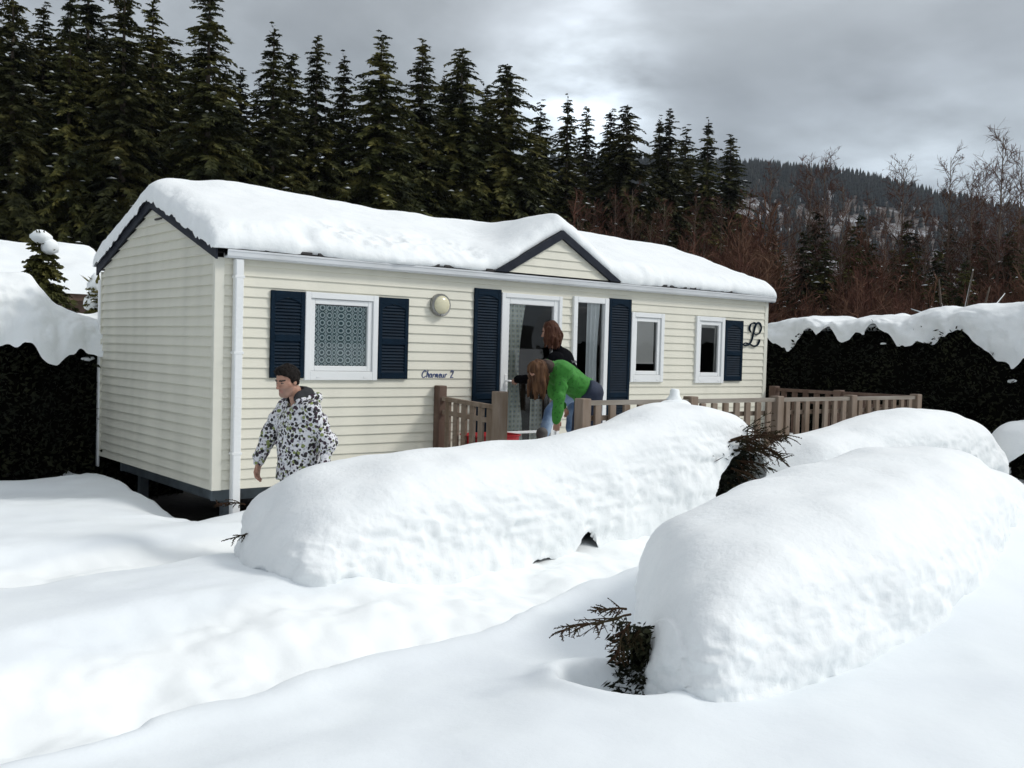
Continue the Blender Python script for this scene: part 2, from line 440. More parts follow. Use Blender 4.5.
def ground_z(x, y):
    near = 1 - sstep(8, 20, np.hypot(x, y + 4))
    z = -0.17 + near * (0.050 * fbm(x * 0.55, y * 0.75, seed=11, octv=2) + 0.014 * fbm(x * 2.1, y * 2.6, seed=5, octv=2))
    # broad drift in the lower right, swelling towards the camera
    z = z + 0.07 * sstep(-4.6, -6.6, y) * near
    # settled bands left of the caravan
    z = z + near * 0.035 * np.sin(y * 3.1 + 0.5 * x + 0.8 * vnoise(x * 0.6, y * 0.6, seed=2)) * sstep(-2.0, 0.5, y)
    # trodden path between the two rows of buried shrubs
    d, s = polydist(x, y, PATH_A)
    wob = 0.10 * vnoise(x * 1.7, y * 1.7, seed=21) + 0.05 * vnoise(x * 5, y * 5, seed=22)
    w = 0.50 + wob
    inside = np.where(s < 0, 1 - sstep(w - 0.10, w + 0.06, d), 1 - sstep(w - 0.30, w + 0.45, d))
    z = z - 0.115 * inside * near
    z = z + inside * near * (0.030 * fbm(x * 3.0, y * 3.0, seed=31, octv=4) + 0.014 * np.abs(vnoise(x * 7, y * 7, seed=33)))
    z = z + np.where(s < 0, 0.035 * np.exp(-((d - w - 0.12) / 0.12) ** 2), 0) * near
    # the undisturbed strip between the two paths leans towards the caravan
    z = z + near * 0.13 * sstep(-2.0, -3.9, y) * (1 - sstep(-4.3, -4.9, y)) * (1 - sstep(-0.6, 0.6, x))
    # path round the end of the first row to the deck
    d, s = polydist(x, y, PATH_B)
    w = 0.40 + 0.10 * vnoise(x * 1.5 + 4, y * 1.5, seed=41)
    inside = np.where(s < 0, 1 - sstep(w - 0.10, w + 0.06, d), 1 - sstep(w - 0.2, w + 0.5, d))
    z = z - 0.15 * inside * near + inside * near * 0.025 * fbm(x * 3.2, y * 3.2, seed=43, octv=3)
    # snow is blown clear under the caravan
    lipx = -0.24 + 0.07 * vnoise(y * 0.9, y * 0, seed=51)
    lipy = -0.16 + 0.08 * vnoise(x * 1.1, x * 0, seed=52)
    hx = np.minimum(x - lipx, 9.0 - x); hy = np.minimum(y - lipy, 5.2 - y)
    under = np.minimum(hx, hy)
    # the corner lip sags
    sag = 0.16 * np.exp(-(((x + 0.25) / 0.35) ** 2 + ((y - 0.35) / 0.55) ** 2))
    z = z - sag
    z = np.where(y > 0.0, z + 0.03 * sstep(-1.2, -0.3, x) * (1 - sstep(-0.3, -0.2, x)), z)
    k = sstep(-0.06, 0.08, under)
    z = z * (1 - k) + (-0.68) * k
    z = z - 0.16 * sstep(2.6, 3.5, y) * (1 - sstep(-0.5, -0.2, x)) * near
    # melt hollow at the open end of the second row
    r = np.hypot((x + 0.52) / 0.24, (y + 6.10) / 0.34)
    z = z - 0.26 * (1 - sstep(0.45, 1.0, r)) + 0.03 * np.exp(-((r - 1.15) / 0.25) ** 2)
    # bank against the front of the second row
    bank = sstep(0.6, 3.4, x) * np.exp(-((y + 6.30 - 0.20 * np.maximum(x - 1.2, 0)) / 0.55) ** 2)
    z = z + (0.25 + 0.16 * sstep(1.6, 4.0, x)) * bank * near
    # land climbs gently to the wood
    far = np.hypot(x + 4, y + 9.5)
    z = z + 0.0 * far + 2.0 * sstep(70, 200, far)
    return z

def axis(lo, hi, step, outlo, outhi):
    core = np.arange(lo, hi + step / 2, step)
    def grow(start, end):
        a = []; d = step; p = start; sg = 1 if end > start else -1
        while (end - p) * sg > 0:
            d = min(d * 1.17, 120); p += sg * d; a.append(p)
        return np.array(a)
    return np.concatenate([grow(lo, outlo)[::-1], core, grow(hi, outhi)])
gx = axis(-5.2, 10.0, 0.035, -1500, 1700)
gy = axis(-8.0, 4.0, 0.035, -1500, 1700)
GX, GY = np.meshgrid(gx, gy, indexing='ij')
GZ = ground_z(GX, GY)
V = np.stack([GX, GY, GZ], -1).reshape(-1, 3)
# snow in the paths is coloured whiter than the snow beside them
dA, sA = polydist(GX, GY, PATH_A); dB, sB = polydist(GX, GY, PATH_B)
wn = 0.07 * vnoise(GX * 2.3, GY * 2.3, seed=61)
paler = np.maximum(1 - sstep(.38, .62, dA + wn), 1 - sstep(.34, .55, dB + wn))
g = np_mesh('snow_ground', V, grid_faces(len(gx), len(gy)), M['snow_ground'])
at_ = g.data.attributes.new('paler', 'FLOAT', 'POINT'); at_.data.foreach_set('value', paler.ravel().astype(np.float32))
tag(g, 'new-fallen snow with trodden path', None, None, 'structure')
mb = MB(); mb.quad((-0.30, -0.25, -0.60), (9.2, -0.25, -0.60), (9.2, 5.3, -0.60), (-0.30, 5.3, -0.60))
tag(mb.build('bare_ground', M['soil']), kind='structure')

# ------------------------------------------------------------------ snow mounds over low hedges
def interp(tab, x, k=1):
    tab = sorted(tab)
    xs = [t[0] for t in tab]; ys = [t[k] for t in tab]
    return np.interp(x, xs, ys)

def smooth_interp(tab, x, k=1, w=0.18):
    return sum(interp(tab, x + o * w, k) for o in (-1.5, -1, -0.5, 0, 0.5, 1, 1.5)) / 7.0

def mound(name, ridge, yc, ha, x0, x1, parent, endl=0.8, endr=0.8, e=0.62, zb=-0.32, lift=None, seed=0, nu=380, nv=170, amp=1.0, material='snow_rough', undercut=0.0, skew=0.0, enda=None, cutr=0.0):
    """rounded bank of snow along X. ridge: (x, top z); yc: (x, centre y); ha: (x, half depth); lift: (x, z) of the lower edge where it hangs free"""
    t = np.linspace(-1, 1, nu)
    u = np.sign(t) * (1 - (1 - np.abs(t)) ** 1.6)          # denser at the ends
    X = (x0 + x1) / 2 + u * (x1 - x0) / 2
    L = x1 - x0
    dl = np.clip((X - x0) / endl, 0, 1); dr = np.clip((x1 - X) / endr, 0, 1)
    cap = (1 - (1 - dl) ** 2.4) ** 0.5 * (1 - (1 - dr) ** 2.4) ** 0.5
    th = np.linspace(0, math.pi, nv)
    c = np.cos(th); s = np.sin(th)
    cy = -np.sign(c) * np.abs(c) ** e
    sz = np.abs(s) ** (e * 0.95)
    zr = smooth_interp(ridge, X); yy = smooth_interp(yc, X); aa = smooth_interp(ha, X)
    lo = smooth_interp(lift, X, w=0.06) if lift is not None else np.full_like(X, zb)
    H = (zr - zb) * cap ** 0.9
    Zr = zb + H
    lo2 = np.minimum(lo, zb + (Zr - zb) * 0.7)
    PX = X[:, None] + 0 * c[None]
    capa = cap if enda is None else (1 - (1 - np.clip((X - x0) / enda, 0, 1)) ** 2.4) ** .5 * (1 - (1 - dr) ** 2.4) ** 0.5
    PY = yy[:, None] + (aa * capa)[:, None] * cy[None]
    PZ = zb + H[:, None] * sz[None]
    PZ = np.where(cy[None] < 0.2, np.maximum(PZ, lo2[:, None] - 0.0), PZ) if lift is not None else PZ
    PX = PX + skew * (PY - yy[:, None]) * np.exp(-((X - x0) / .9) ** 2)[:, None]
    if cutr:
        PX = PX - cutr * (1 - sstep(.30, .85, (PZ - zb) / (Zr[:, None] - zb + 1e-6))) * np.exp(-((x1 - X) / .40) ** 2)[:, None]
    if undercut:
        PX = PX + undercut * (1 - sstep(.25, .80, (PZ - zb) / (Zr[:, None] - zb + 1e-6))) * np.exp(-((X - x0) / .35) ** 2)[:, None]
    # normals by differences
    P = np.stack([PX, PY, PZ], -1)
    du = np.gradient(P, axis=0); dv = np.gradient(P, axis=1)
    n = np.cross(du, dv); n /= np.linalg.norm(n, axis=-1, keepdims=True) + 1e-9
    n = np.where((n[..., 2:3] + 0.001 < 0) & (sz[None, :, None] > 0.5), -n, n)
    cen = np.stack([PX, yy[:, None] + 0 * PY, 0 * PZ + zb + H[:, None] * 0.3], -1)
    out = ((P - cen) * n).sum(-1, keepdims=True); n = np.where(out < 0, -n, n)
    side = 1 - sstep(0.55, 0.98, sz)[None] * 0.93
    x, y, z = PX + 31 * seed, PY, PZ
    d = 0.050 * fbm(x * 1.6, y * 1.6, z * 1.9, seed=60 + seed, octv=2)
    lump = 1 - np.abs(vnoise(x * 5.5, y * 5.5, z * 11.0, 70 + seed))
    d = d + side * amp * (0.030 * (lump - 0.6) + 0.017 * fbm(x * 12, y * 12, z * 19, seed=80 + seed, octv=4) + 0.040 * fbm(x * 2.6, y * 2.6, z * 5.5, seed=90 + seed, octv=2))
    P = P + n * d[..., None]
    return np_mesh(name, P.reshape(-1, 3), grid_faces(nu, nv, flip=True), M[material], parent)

def leaf_blob(mb, n, pick, size, seed, mi=0):
    rng = random.Random(seed)
    for _ in range(n):
        p, nrm = pick(rng)
        d = Vector((nrm[0] + rng.gauss(0, .7), nrm[1] + rng.gauss(0, .7), nrm[2] + rng.gauss(0, .7) - 0.2)).normalized()
        sd = d.cross(Vector((rng.gauss(0, 1), rng.gauss(0, 1), rng.gauss(0, 1)))).normalized()
        L = size * rng.uniform(0.6, 1.4)
        mb.kite(Vector(p), d, sd, L, L * 0.16, mi)

def sprig(mb, p, d, L, seed, depth=0, n=8, droop=0.4, fat=1.0):
    "scale-leaved conifer twig: a stem with alternating side shoots, each feathered again"
    rng = random.Random(seed)
    d = Vector(d).normalized(); p = Vector(p)
    nrm = d.cross(Vector((0, 0, 1)));
    if nrm.length < 1e-3: nrm = Vector((1, 0, 0))
    nrm.normalize(); flatn = nrm.cross(d)
    pts = []; q = p.copy(); dd = d.copy()
    for i in range(n + 1):
        pts.append(tuple(q))
        q = q + dd * (L / n)
        dd = (dd + Vector((rng.gauss(0, .07), rng.gauss(0, .07), -droop / n + rng.gauss(0, .06)))).normalized()
    r0 = fat * (0.0075 if depth == 0 else 0.0050 if depth == 1 else 0.0038)
    mb.tube(pts, [r0 * (1 - 0.6 * i / n) for i in range(n + 1)], 4)
    if depth >= 2: return
    for i in range(1, n + 1):
        for sd in (-1, 1):
            if rng.random() < 0.12: continue
            t = i / n
            a = (d * 0.75 + nrm * sd * rng.uniform(0.35, 1.0) + flatn * rng.gauss(0, 0.40) + Vector((0, 0, -0.25 * rng.random()))).normalized()
            sprig(mb, pts[i], a, L * (0.42 if depth == 0 else 0.26) * (1.15 - 0.75 * t) * rng.uniform(0.7, 1.2), rng.random(), depth + 1, 5 if depth == 0 else 3, 0.35, fat)

def low_hedge(label, x0, x1, yc, ha, ztop, loc, seed, cut=0.24, leaf=0.055):
    h = thing('snowy_hedge', label, 'hedge', loc, 'low hedges buried under snow')
    mb = MB()
    rng0 = random.Random(seed)
    nseg = 26
    # dark inner body, an uneven lump
    u = np.linspace(0, 1, nseg); th = np.linspace(0, 2 * math.pi, 17)[:-1]
    xs = x0 + u * (x1 - x0)
    cap = (1 - np.abs(2 * u - 1) ** 6) ** 0.5
    yy = interp(yc, xs); aa = (interp(ha, xs) - cut) * cap; zt = (interp(ztop, xs) - cut - 0.05) * cap
    P = np.zeros((nseg, 16, 3))
    P[..., 0] = xs[:, None]; P[..., 1] = yy[:, None] + aa[:, None] * np.cos(th)[None]
    P[..., 2] = -0.35 + ((zt + 0.35) / 2)[:, None] * (1 + np.sin(th))[None]
    nb = vnoise(P[..., 0] * 5, P[..., 1] * 5, P[..., 2] * 5, seed)
    P[..., 1] += 0.05 * nb; P[..., 2] += 0.04 * nb
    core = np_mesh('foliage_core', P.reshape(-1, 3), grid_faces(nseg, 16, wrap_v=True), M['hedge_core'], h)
    def pick(r):
        i = r.randrange(nseg); j = r.randrange(16)
        p = P[i, j]; c = np.array([xs[i], yy[i], 0.1]); n = p - c; n = n / (np.linalg.norm(n) + 1e-6)
        return p + np.array([r.gauss(0, .05), r.gauss(0, .05), r.gauss(0, .05)]), n
    leaf_blob(mb, int(1500 * (x1 - x0)), pick, leaf, seed)
    mb.build('foliage', M['hedge'], h)
    return h

H1R = [(-1.6, .30), (-1.1, .30), (-.7, .39), (-.2, .52), (.24, .60), (.7, .62), (1.23, .58), (1.9, .66), (2.65, .77), (3.18, .90), (3.7, .99), (3.95, .99), (4.3, .90), (4.6, .77), (4.9, .64), (5.2, .5)]
H1Y = [(-1.4, -2.80), (0, -2.82), (2, -2.74), (4, -2.72), (5, -2.72)]
H1A = [(-1.4, .98), (0, .90), (1.5, .64), (3, .48), (4, .46), (5, .42)]
H1L = [(-1.5, -.32), (1.05, -.32), (1.22, -.20), (1.42, -.20), (1.55, -.28), (1.72, -.30), (1.82, -.06), (1.9, -.02), (2.0, -.06), (2.10, -.32), (3.60, -.32), (3.74, .12), (3.95, .42), (4.25, .56), (4.8, .52), (5, .5)]
h1 = low_hedge('long snow mound over a low hedge between the man and the trodden path', -0.45, 4.6, H1Y, H1A, H1R, (1.8, -2.72, -0.2), 1, cut=.26)
mound('snow_cover', H1R, H1Y, H1A, -0.92, 4.98, h1, 0.75, 0.55, lift=H1L, seed=1, amp=.85, skew=.22, enda=.35, cutr=.30)
mb = MB(); r = random.Random(32)
for _ in range(4600):
    p = Vector((r.gauss(4.08, .18), r.uniform(-3.14, -2.55), r.uniform(-.25, .55))); p.x += .18 * max(0, p.z)
    d = Vector((.5 + r.gauss(0, .6), -.5 + r.gauss(0, .6), r.gauss(-.2, .6))).normalized(); sd = d.cross(Vector((r.gauss(0, 1), r.gauss(0, 1), r.gauss(0, 1)))).normalized(); Lf = r.uniform(.05, .13)
    mb.kite(p, d, sd, Lf, Lf * .15)
mb.build('foliage', M['hedge'], h1)
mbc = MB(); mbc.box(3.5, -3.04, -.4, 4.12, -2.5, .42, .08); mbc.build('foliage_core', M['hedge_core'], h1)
mb = MB()
for k, (p, d, L) in enumerate([((4.08, -3.10, .62), (.9, -.2, .25), .75), ((4.1, -3.08, .58), (.95, -.1, .12), .85), ((4.1, -3.12, .52), (.85, -.4, .05), .6), ((4.12, -3.05, .64), (.95, .1, .3), .8), ((4.08, -3.12, .42), (.8, -.45, -.05), .45),
                              ((4.05, -3.14, .34), (.6, -.6, -.2), .38), ((4.0, -3.14, .2), (.4, -.7, -.3), .3), ((4.15, -3.05, .60), (.9, -.25, .0), .7), ((4.1, -3.1, .5), (.7, -.55, .2), .5), ((4.05, -3.1, .60), (.7, -.5, .3), .5)]):
    mb = MB(); sprig(mb, p, d, L, 100 + k, n=11, fat=1.25, droop=.75); mb.build('sprig', M['sprig'], h1)
mb = MB()
for k, (p, d, L) in enumerate([((-1.02, -2.35, .02), (-.75, .2, -.05), .24), ((-1.0, -2.1, .20), (-.5, .75, .12), .24)]):
    mb = MB(); sprig(mb, (p[0] + .36, p[1] - .05, p[2]), d, L, 140 + k, n=6, fat=.9); mb.build('sprig', M['sprig'], h1)

H2R = [(-1, .33), (-.5, .35), (-.1, .40), (.3, .47), (.7, .55), (1.2, .615), (1.55, .645), (1.9, .70), (2.3, .735), (2.9, .765), (3.65, .755), (4.1, .72), (4.6, .57), (5.1, .43), (5.8, .33), (6.6, .25)]
H2Y = [(-.7, -5.90), (0, -5.90), (1.3, -5.83), (3, -5.5), (4.5, -5.2), (6, -5)]
H2A = [(-.7, .64), (0, .80), (1.3, .86), (3, .80), (4.5, .6), (6, .5)]
H2L = [(-1, -.34), (7, -.34)]
h2 = low_hedge('biggest rounded snow mound, a brown twig and dark hollow at its end', 0.25, 4.5, H2Y, H2A, H2R, (1.9, -5.6, -0.2), 2, cut=0.24, leaf=.035)
mound('snow_cover', H2R, H2Y, H2A, -0.15, 6.6, h2, 0.60, 1.6, seed=2, nu=520, nv=220, e=0.66, amp=0.62, undercut=.03, skew=.80, enda=.48)
mb = MB(); r = random.Random(31)
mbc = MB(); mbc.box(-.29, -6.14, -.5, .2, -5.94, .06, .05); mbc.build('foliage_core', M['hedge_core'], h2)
for _ in range(1100):
    p = Vector((r.gauss(-.30, .035), r.uniform(-6.16, -5.92), r.uniform(-.42, .10))); p.x += .5 * max(0, -p.z - .1) * 0
    d = Vector((-1 + r.gauss(0, .5), r.gauss(0, .6), r.gauss(-.2, .6))).normalized(); sd = d.cross(Vector((r.gauss(0, 1), r.gauss(0, 1), r.gauss(0, 1)))).normalized(); Lf = r.uniform(.03, .07)
    mb.kite(p, d, sd, Lf, Lf * .16)
mb.build('foliage', M['hedge'], h2)
mb = MB()
for k, (p, d, L) in enumerate([((-.36, -6.05, .16), (-.92, .10, -.02), .46), ((-.36, -6.05, .12), (-.7, -.1, -.35), .24), ((-.32, -6.08, .10), (-.5, -.2, -.6), .20), ((-.36, -6.02, .18), (-.8, .3, .14), .18)]):
    mb = MB(); sprig(mb, p, d, L, 170 + k, n=10, fat=.85); mb.build('sprig', M['sprig'], h2)

H3R = [(4.8, .35), (5.2, .46), (5.7, .58), (6.2, .66), (6.9, .78), (7.7, .86), (8.2, .85), (8.9, .70), (9.4, .46), (10.3, .3)]
H3Y = [(4.9, -2.9), (7, -2.95), (10, -2.9)]
H3A = [(4.9, .45), (7, .60), (10, .55)]
h3 = low_hedge('snow mound over a low hedge in front of the far corner of the deck railing', 5.1, 9.9, H3Y, H3A, H3R, (7.4, -2.9, -0.2), 3)
mound('snow_cover', H3R, H3Y, H3A, 4.86, 9.75, h3, 0.7, 0.9, seed=3, nu=260, nv=120, amp=.9)

H4R = [(9, .66), (10.5, .64), (11.5, .62), (12.5, .66), (15, .6)]
H4Y = [(9, -3.05), (15, -3.4)]
H4A = [(9, .5), (15, .5)]
h4 = low_hedge('small snow-capped shrub with dark twigs below its snow, below the tall hedge', 10.55, 14, H4Y, H4A, H4R, (12, -3.1, -0.2), 4, cut=0.06)
mound('snow_cover', H4R, H4Y, H4A, 10.0, 14.2, h4, 0.6, 0.6, seed=4, nu=160, nv=80, zb=.05, lift=[(9, .30), (15, .30)])

mb = MB()
for k, (p, d, L) in enumerate([((4.95, -5.35, -.05), (-.15, .1, 1), .42), ((5.0, -5.4, -.05), (.2, -.1, 1), .5), ((4.9, -5.45, -.05), (-.35, -.1, .8), .35), ((5.1, -5.3, -.05), (.5, 0, .8), .45)]):
    sprig(mb, p, d, L, 200 + k, n=7, droop=-0.1)
tw = thing('bare_twigs', 'bare brown twigs poking out of the snow past the end of the big mound', 'twigs', (5, -5.4, -0.15))
mb.build('stems', M['sprig'], tw)

# ------------------------------------------------------------------ tall boundary hedges
def tall_hedge(label, along, x0, x1, depth0, depth1, ztop, snow, drip, loc, seed, nleaf, group):
    """along 'x' or 'y'; x0..x1 run; depth0..depth1 thickness; ztop foliage top; snow: (run, top z); drip: (run, lower edge z)"""
    h = thing('tall_hedge', label, 'hedge', loc, group)
    def P3(a, d, z): return (a, d, z) if along == 'x' else (d, a, z)
    nu = 90; nv = 34
    a = np.linspace(x0, x1, nu)
    # profile front-bottom, front, top, back
    prof = [(depth0, -0.6 + (ztop + 0.6) * t) for t in np.linspace(0, 1, 20)] + [(depth0 + (depth1 - depth0) * t, ztop) for t in np.linspace(0.08, 0.92, 6)] + [(depth1, ztop - (ztop + 0.6) * t) for t in np.linspace(0, 1, 8)]
    nv = len(prof)
    A = a[:, None] + np.zeros(nv)[None]; D = np.array([p[0] for p in prof])[None] + 0 * A; Z = np.array([p[1] for p in prof])[None] + 0 * A
    sg = 1 if depth1 > depth0 else -1
    nb = fbm(A * 1.6, Z * 1.6, D * 1.6, seed, 3)
    frontm = (np.arange(nv) < 23)[None]
    D2 = D - sg * 0.16 * nb * frontm
    C = np.stack([A, D2, Z], -1) if along == 'x' else np.stack([D2, A, Z], -1)
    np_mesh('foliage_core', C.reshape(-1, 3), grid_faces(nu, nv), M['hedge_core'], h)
    mb = MB(); r = random.Random(seed)
    nrm = Vector((0, -sg, 0.1)) if along == 'x' else Vector((-sg, 0, 0.1))
    for _ in range(nleaf):
        i = r.randrange(nu - 1); j = r.randrange(26)
        p = Vector(C[i, j]) + Vector((r.gauss(0, .06), r.gauss(0, .06), r.gauss(0, .06))) + nrm * r.uniform(0, .14)
        d = (nrm * 0.8 + Vector((r.gauss(0, .6), r.gauss(0, .6), r.gauss(0, .5) + 0.1))).normalized()
        sd = d.cross(Vector((r.gauss(0, 1), r.gauss(0, 1), r.gauss(0, 1)))).normalized()
        Lf = r.uniform(.05, .12)
        zc_ = interp(drip, p[0] if along == 'x' else p[1])
        if p[2] > zc_ + .03 and r.random() < .93: continue
        mb.kite(p, d, sd, Lf, Lf * .20)
    mb.build('foliage', M['hedge'], h)
    # snow lying on top and hanging down the near face
    nu = 420; nv = 90
    a = np.linspace(x0, x1, nu)
    zt = smooth_interp(snow, a, w=0.06); zd = interp(drip, a) + 0.07 * vnoise(a * 4.5, a * 0, seed=seed) + 0.05 * vnoise(a * 11, a * 0, seed=seed + 1)
    th = np.linspace(0, math.pi, nv)
    dep = (depth1 - depth0)
    over = 0.26
    cc = -np.cos(th); ss = np.sin(th)
    e = 0.55
    cy = np.sign(cc) * np.abs(cc) ** e; sz = ss ** e
    mid = (depth0 + depth1) / 2
    D = mid + (dep / 2 + sg * over) * cy[None] + 0 * a[:, None]
    lo = np.where(cy[None] < 0, zd[:, None], ztop - 0.1)
    Z = lo + (zt[:, None] - lo) * sz[None]
    A = a[:, None] + 0 * D
    side = 1 - sstep(.6, .99, sz)[None] * 0.85
    dd = 0.07 * fbm(A * 1.7, D * 1.7, Z * 1.7, seed + 3, 3) + side * (0.05 * fbm(A * 5.5, D * 5.5, Z * 5.5, seed + 5, 3))
    D = D - sg * np.abs(cy)[None] * (dd + 0.03) * (cy[None] < 0.3)
    Z = Z + sz[None] * dd * 0.7
    Pn = np.stack([A, D, Z], -1) if along == 'x' else np.stack([D, A, Z], -1)
    np_mesh('snow_cap', Pn.reshape(-1, 3), grid_faces(nu, nv), M['snow_rough'], h)
    # clots of snow caught on the face
    for _ in range(16):
        mb = MB()
        i = r.randrange(nu); ai = a[i]; z = r.uniform(-.1, ztop * 0.9); s = r.uniform(.02, .06)
        dpt = depth0 - sg * (0.16 + r.uniform(0, .08))
        c = Vector(P3(ai, dpt, z))
        ring = []
        for k in range(9):
            an = k / 9 * 2 * math.pi; ring.append(c + Vector(P3(math.cos(an) * s * r.uniform(.8, 2.0), 0, math.sin(an) * s * r.uniform(.3, .7))))
        topp = c + nrm * s * 0.6
        for k in range(9): mb.tri(ring[k], ring[(k + 1) % 9], topp)
        mb.build('snow_clot', M['snow_rough'], h, smooth=True)
    return h

tall_hedge('dark tall hedge under thick snow left of the caravan end wall', 'x', -9.0, 1.2, 3.80, 5.0, 1.55,
           [(-9, 2.3), (-3, 2.25), (-1.6, 2.2), (-1.05, 2.23), (-.82, 2.26), (-.66, 2.20), (-.57, 1.96), (-.4, 1.84), (-.1, 1.78), (.2, 1.76), (.5, 1.9), (1.2, 1.9)],
           [(-9, 1.3), (-2, 1.35), (-1.05, 1.36), (-.85, 1.32), (-.66, 1.22), (-.54, 1.18), (-.40, 1.30), (-.2, 1.26), (.1, 1.30), (.6, 1.4), (1.2, 1.35)],
           (-2, 3.8, -0.2), 5, 22000, 'tall hedges round the plot')
tall_hedge('long dark tall hedge with wavy snow cap beyond the deck railing', 'y', 6.5, -9.0, 12.0, 13.3, 1.96,
           [(6.5, 2.2), (3, 2.1), (2.45, 2.10), (2.1, 2.22), (1.7, 2.25), (1.25, 2.22), (.95, 2.10), (.6, 2.17), (.3, 2.24), (.0, 2.26), (-.25, 2.19), (-.45, 2.24), (-.8, 2.37), (-1.1, 2.41), (-1.35, 2.34), (-1.7, 2.39), (-2.1, 2.42), (-2.4, 2.46), (-4, 2.5), (-9, 2.5)],
           [(6.5, 1.8), (2.45, 1.72), (2.2, 1.90), (2.0, 1.72), (1.75, 1.62), (1.55, 1.86), (1.3, 2.0), (1.1, 1.86), (.85, 2.02), (.6, 1.80), (.45, 1.80), (.3, 1.96), (.0, 1.99), (-.2, 1.90), (-.4, 1.80), (-.62, 1.66), (-.85, 1.74), (-1.05, 1.74), (-1.2, 1.90), (-1.45, 1.98), (-1.62, 1.92), (-1.8, 1.75), (-2.0, 1.62), (-2.15, 1.45), (-2.35, 1.42), (-2.6, 1.6), (-4, 1.7), (-9, 1.6)],
           (12.6, -1, -0.2), 9, 26000, 'tall hedges round the plot')

# ------------------------------------------------------------------ the mobile home
HL, HW, EZ = 8.735, 3.54, 2.30
PITCH = (2.93 - EZ) / (HW / 2)
home = thing('mobile_home', 'cream clapboard mobile home with navy shutters and snowy pitched roof', 'mobile home', (4.3, 1.7, 0))
CO = 0.1016

def siding(mb, a0, a1, z0, z1, mp, holes=(), lim=None, start=0.0, prot=.017):
    "lapped boards; holes are (a0, z0, a1, z1); lim(z) gives the run still inside a sloping edge"
    cuts = sorted({h[1] for h in holes} | {h[3] for h in holes})
    z = z0 - start
    while z < z1 - 1e-4:
        ra, rb = max(z, z0), min(z + CO, z1)
        def yo(q): return prot - (prot - .002) * (q - z) / CO
        zz = [ra] + [c for c in cuts if ra + 1e-4 < c < rb - 1e-4] + [rb]
        for za, zb in zip(zz[:-1], zz[1:]):
            mid = (za + zb) / 2
            segs = [(a0, a1)]
            for h in holes:
                if h[1] < mid < h[3]:
                    ns = []
                    for s in segs:
                        if h[2] <= s[0] or h[0] >= s[1]: ns.append(s); continue
                        if h[0] > s[0]: ns.append((s[0], h[0]))
                        if h[2] < s[1]: ns.append((h[2], s[1]))
                    segs = ns
            for s0, s1 in segs:
                if lim:
                    la, lb = lim(za), lim(zb)
                    A0, A1, B0, B1 = max(s0, la[0]), min(s1, la[1]), max(s0, lb[0]), min(s1, lb[1])
                    if A1 - A0 < 0.01: continue
                    if B1 < B0: B0 = B1 = (B0 + B1) / 2
                else:
                    A0, A1, B0, B1 = s0, s1, s0, s1
                mb.quad(mp(A0, yo(za), za), mp(A1, yo(za), za), mp(B1, yo(zb), zb), mp(B0, yo(zb), zb))
                if za == ra:      # under-lip of the board
                    mb.quad(mp(A0, -0.004, za), mp(A1, -0.004, za), mp(A1, yo(za), za), mp(A0, yo(za), za))
        z += CO

OPEN0 = {  # outer frame sizes x0, z0, x1, z1
    'lace': (0.966, 1.090, 1.850, 2.012), 'door': (3.572, 0.015, 4.548, 2.150), 'tall': (4.745, 0.015, 5.375, 2.170),
    'blind': (5.812, 1.075, 6.462, 2.016), 'dark': (7.135, 1.062, 7.765, 2.018)}
OPEN = {k: (v[0] - .038 * (v[0] + 3.99) / 9.52, v[1], v[2] - .038 * (v[2] + 3.99) / 9.52, v[3]) for k, v in OPEN0.items()}
holes = [(o[0] + .05, o[1] + .05, o[2] - .05, o[3] - .05) for o in OPEN.values()]
fmap = lambda a, o, z: (a, -o, z)
mb = MB(); siding(mb, 0.07, HL - 0.06, 0, EZ + 0.06, fmap, holes, start=CO - 0.098)
mb.build('front_wall', M['siding'], home)
gmap = lambda a, o, z: (-o, a, z)
def glim(z):
    k = max(0, (z - EZ) / PITCH); return (k, HW - k)
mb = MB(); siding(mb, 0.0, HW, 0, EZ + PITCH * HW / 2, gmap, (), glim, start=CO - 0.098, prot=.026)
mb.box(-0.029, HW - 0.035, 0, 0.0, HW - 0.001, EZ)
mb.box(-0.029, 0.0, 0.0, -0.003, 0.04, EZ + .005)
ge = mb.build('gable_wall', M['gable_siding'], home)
mb = MB()
mb.box(-.034, 1.47, 2.785, -.010, 1.66, 2.803)
mb.build('vent_slot', M['roofing'], home)
mb = MB()
mb.quad((HL, 0, 0), (HL, HW, 0), (HL, HW, EZ), (HL, 0, EZ)); mb.tri((HL, 0, EZ), (HL, HW, EZ), (HL, HW / 2, EZ + PITCH * HW / 2))
mb.quad((0, HW, 0), (HL, HW, 0), (HL, HW, EZ), (0, HW, EZ))
mb.build('rear_wall', M['siding'], home)
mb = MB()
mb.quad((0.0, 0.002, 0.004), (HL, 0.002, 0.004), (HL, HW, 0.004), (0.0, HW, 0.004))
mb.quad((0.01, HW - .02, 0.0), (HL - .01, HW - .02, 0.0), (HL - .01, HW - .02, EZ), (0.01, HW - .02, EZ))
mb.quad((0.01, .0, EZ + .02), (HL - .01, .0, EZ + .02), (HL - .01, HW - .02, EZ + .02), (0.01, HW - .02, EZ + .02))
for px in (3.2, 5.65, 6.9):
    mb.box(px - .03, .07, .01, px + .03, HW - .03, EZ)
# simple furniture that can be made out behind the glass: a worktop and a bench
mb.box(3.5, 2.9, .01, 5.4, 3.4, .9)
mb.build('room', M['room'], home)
# corner boards
mb = MB(); mb.box(-.030, -.020, -.004, .070, .0, EZ - .005, .003); mb.build('corner_board', M['trim'], home)
mb = MB(); mb.box(HL - .060, -.020, -.004, HL + .018, .03, EZ - .005, .003); mb.build('corner_board', M['trim'], home)

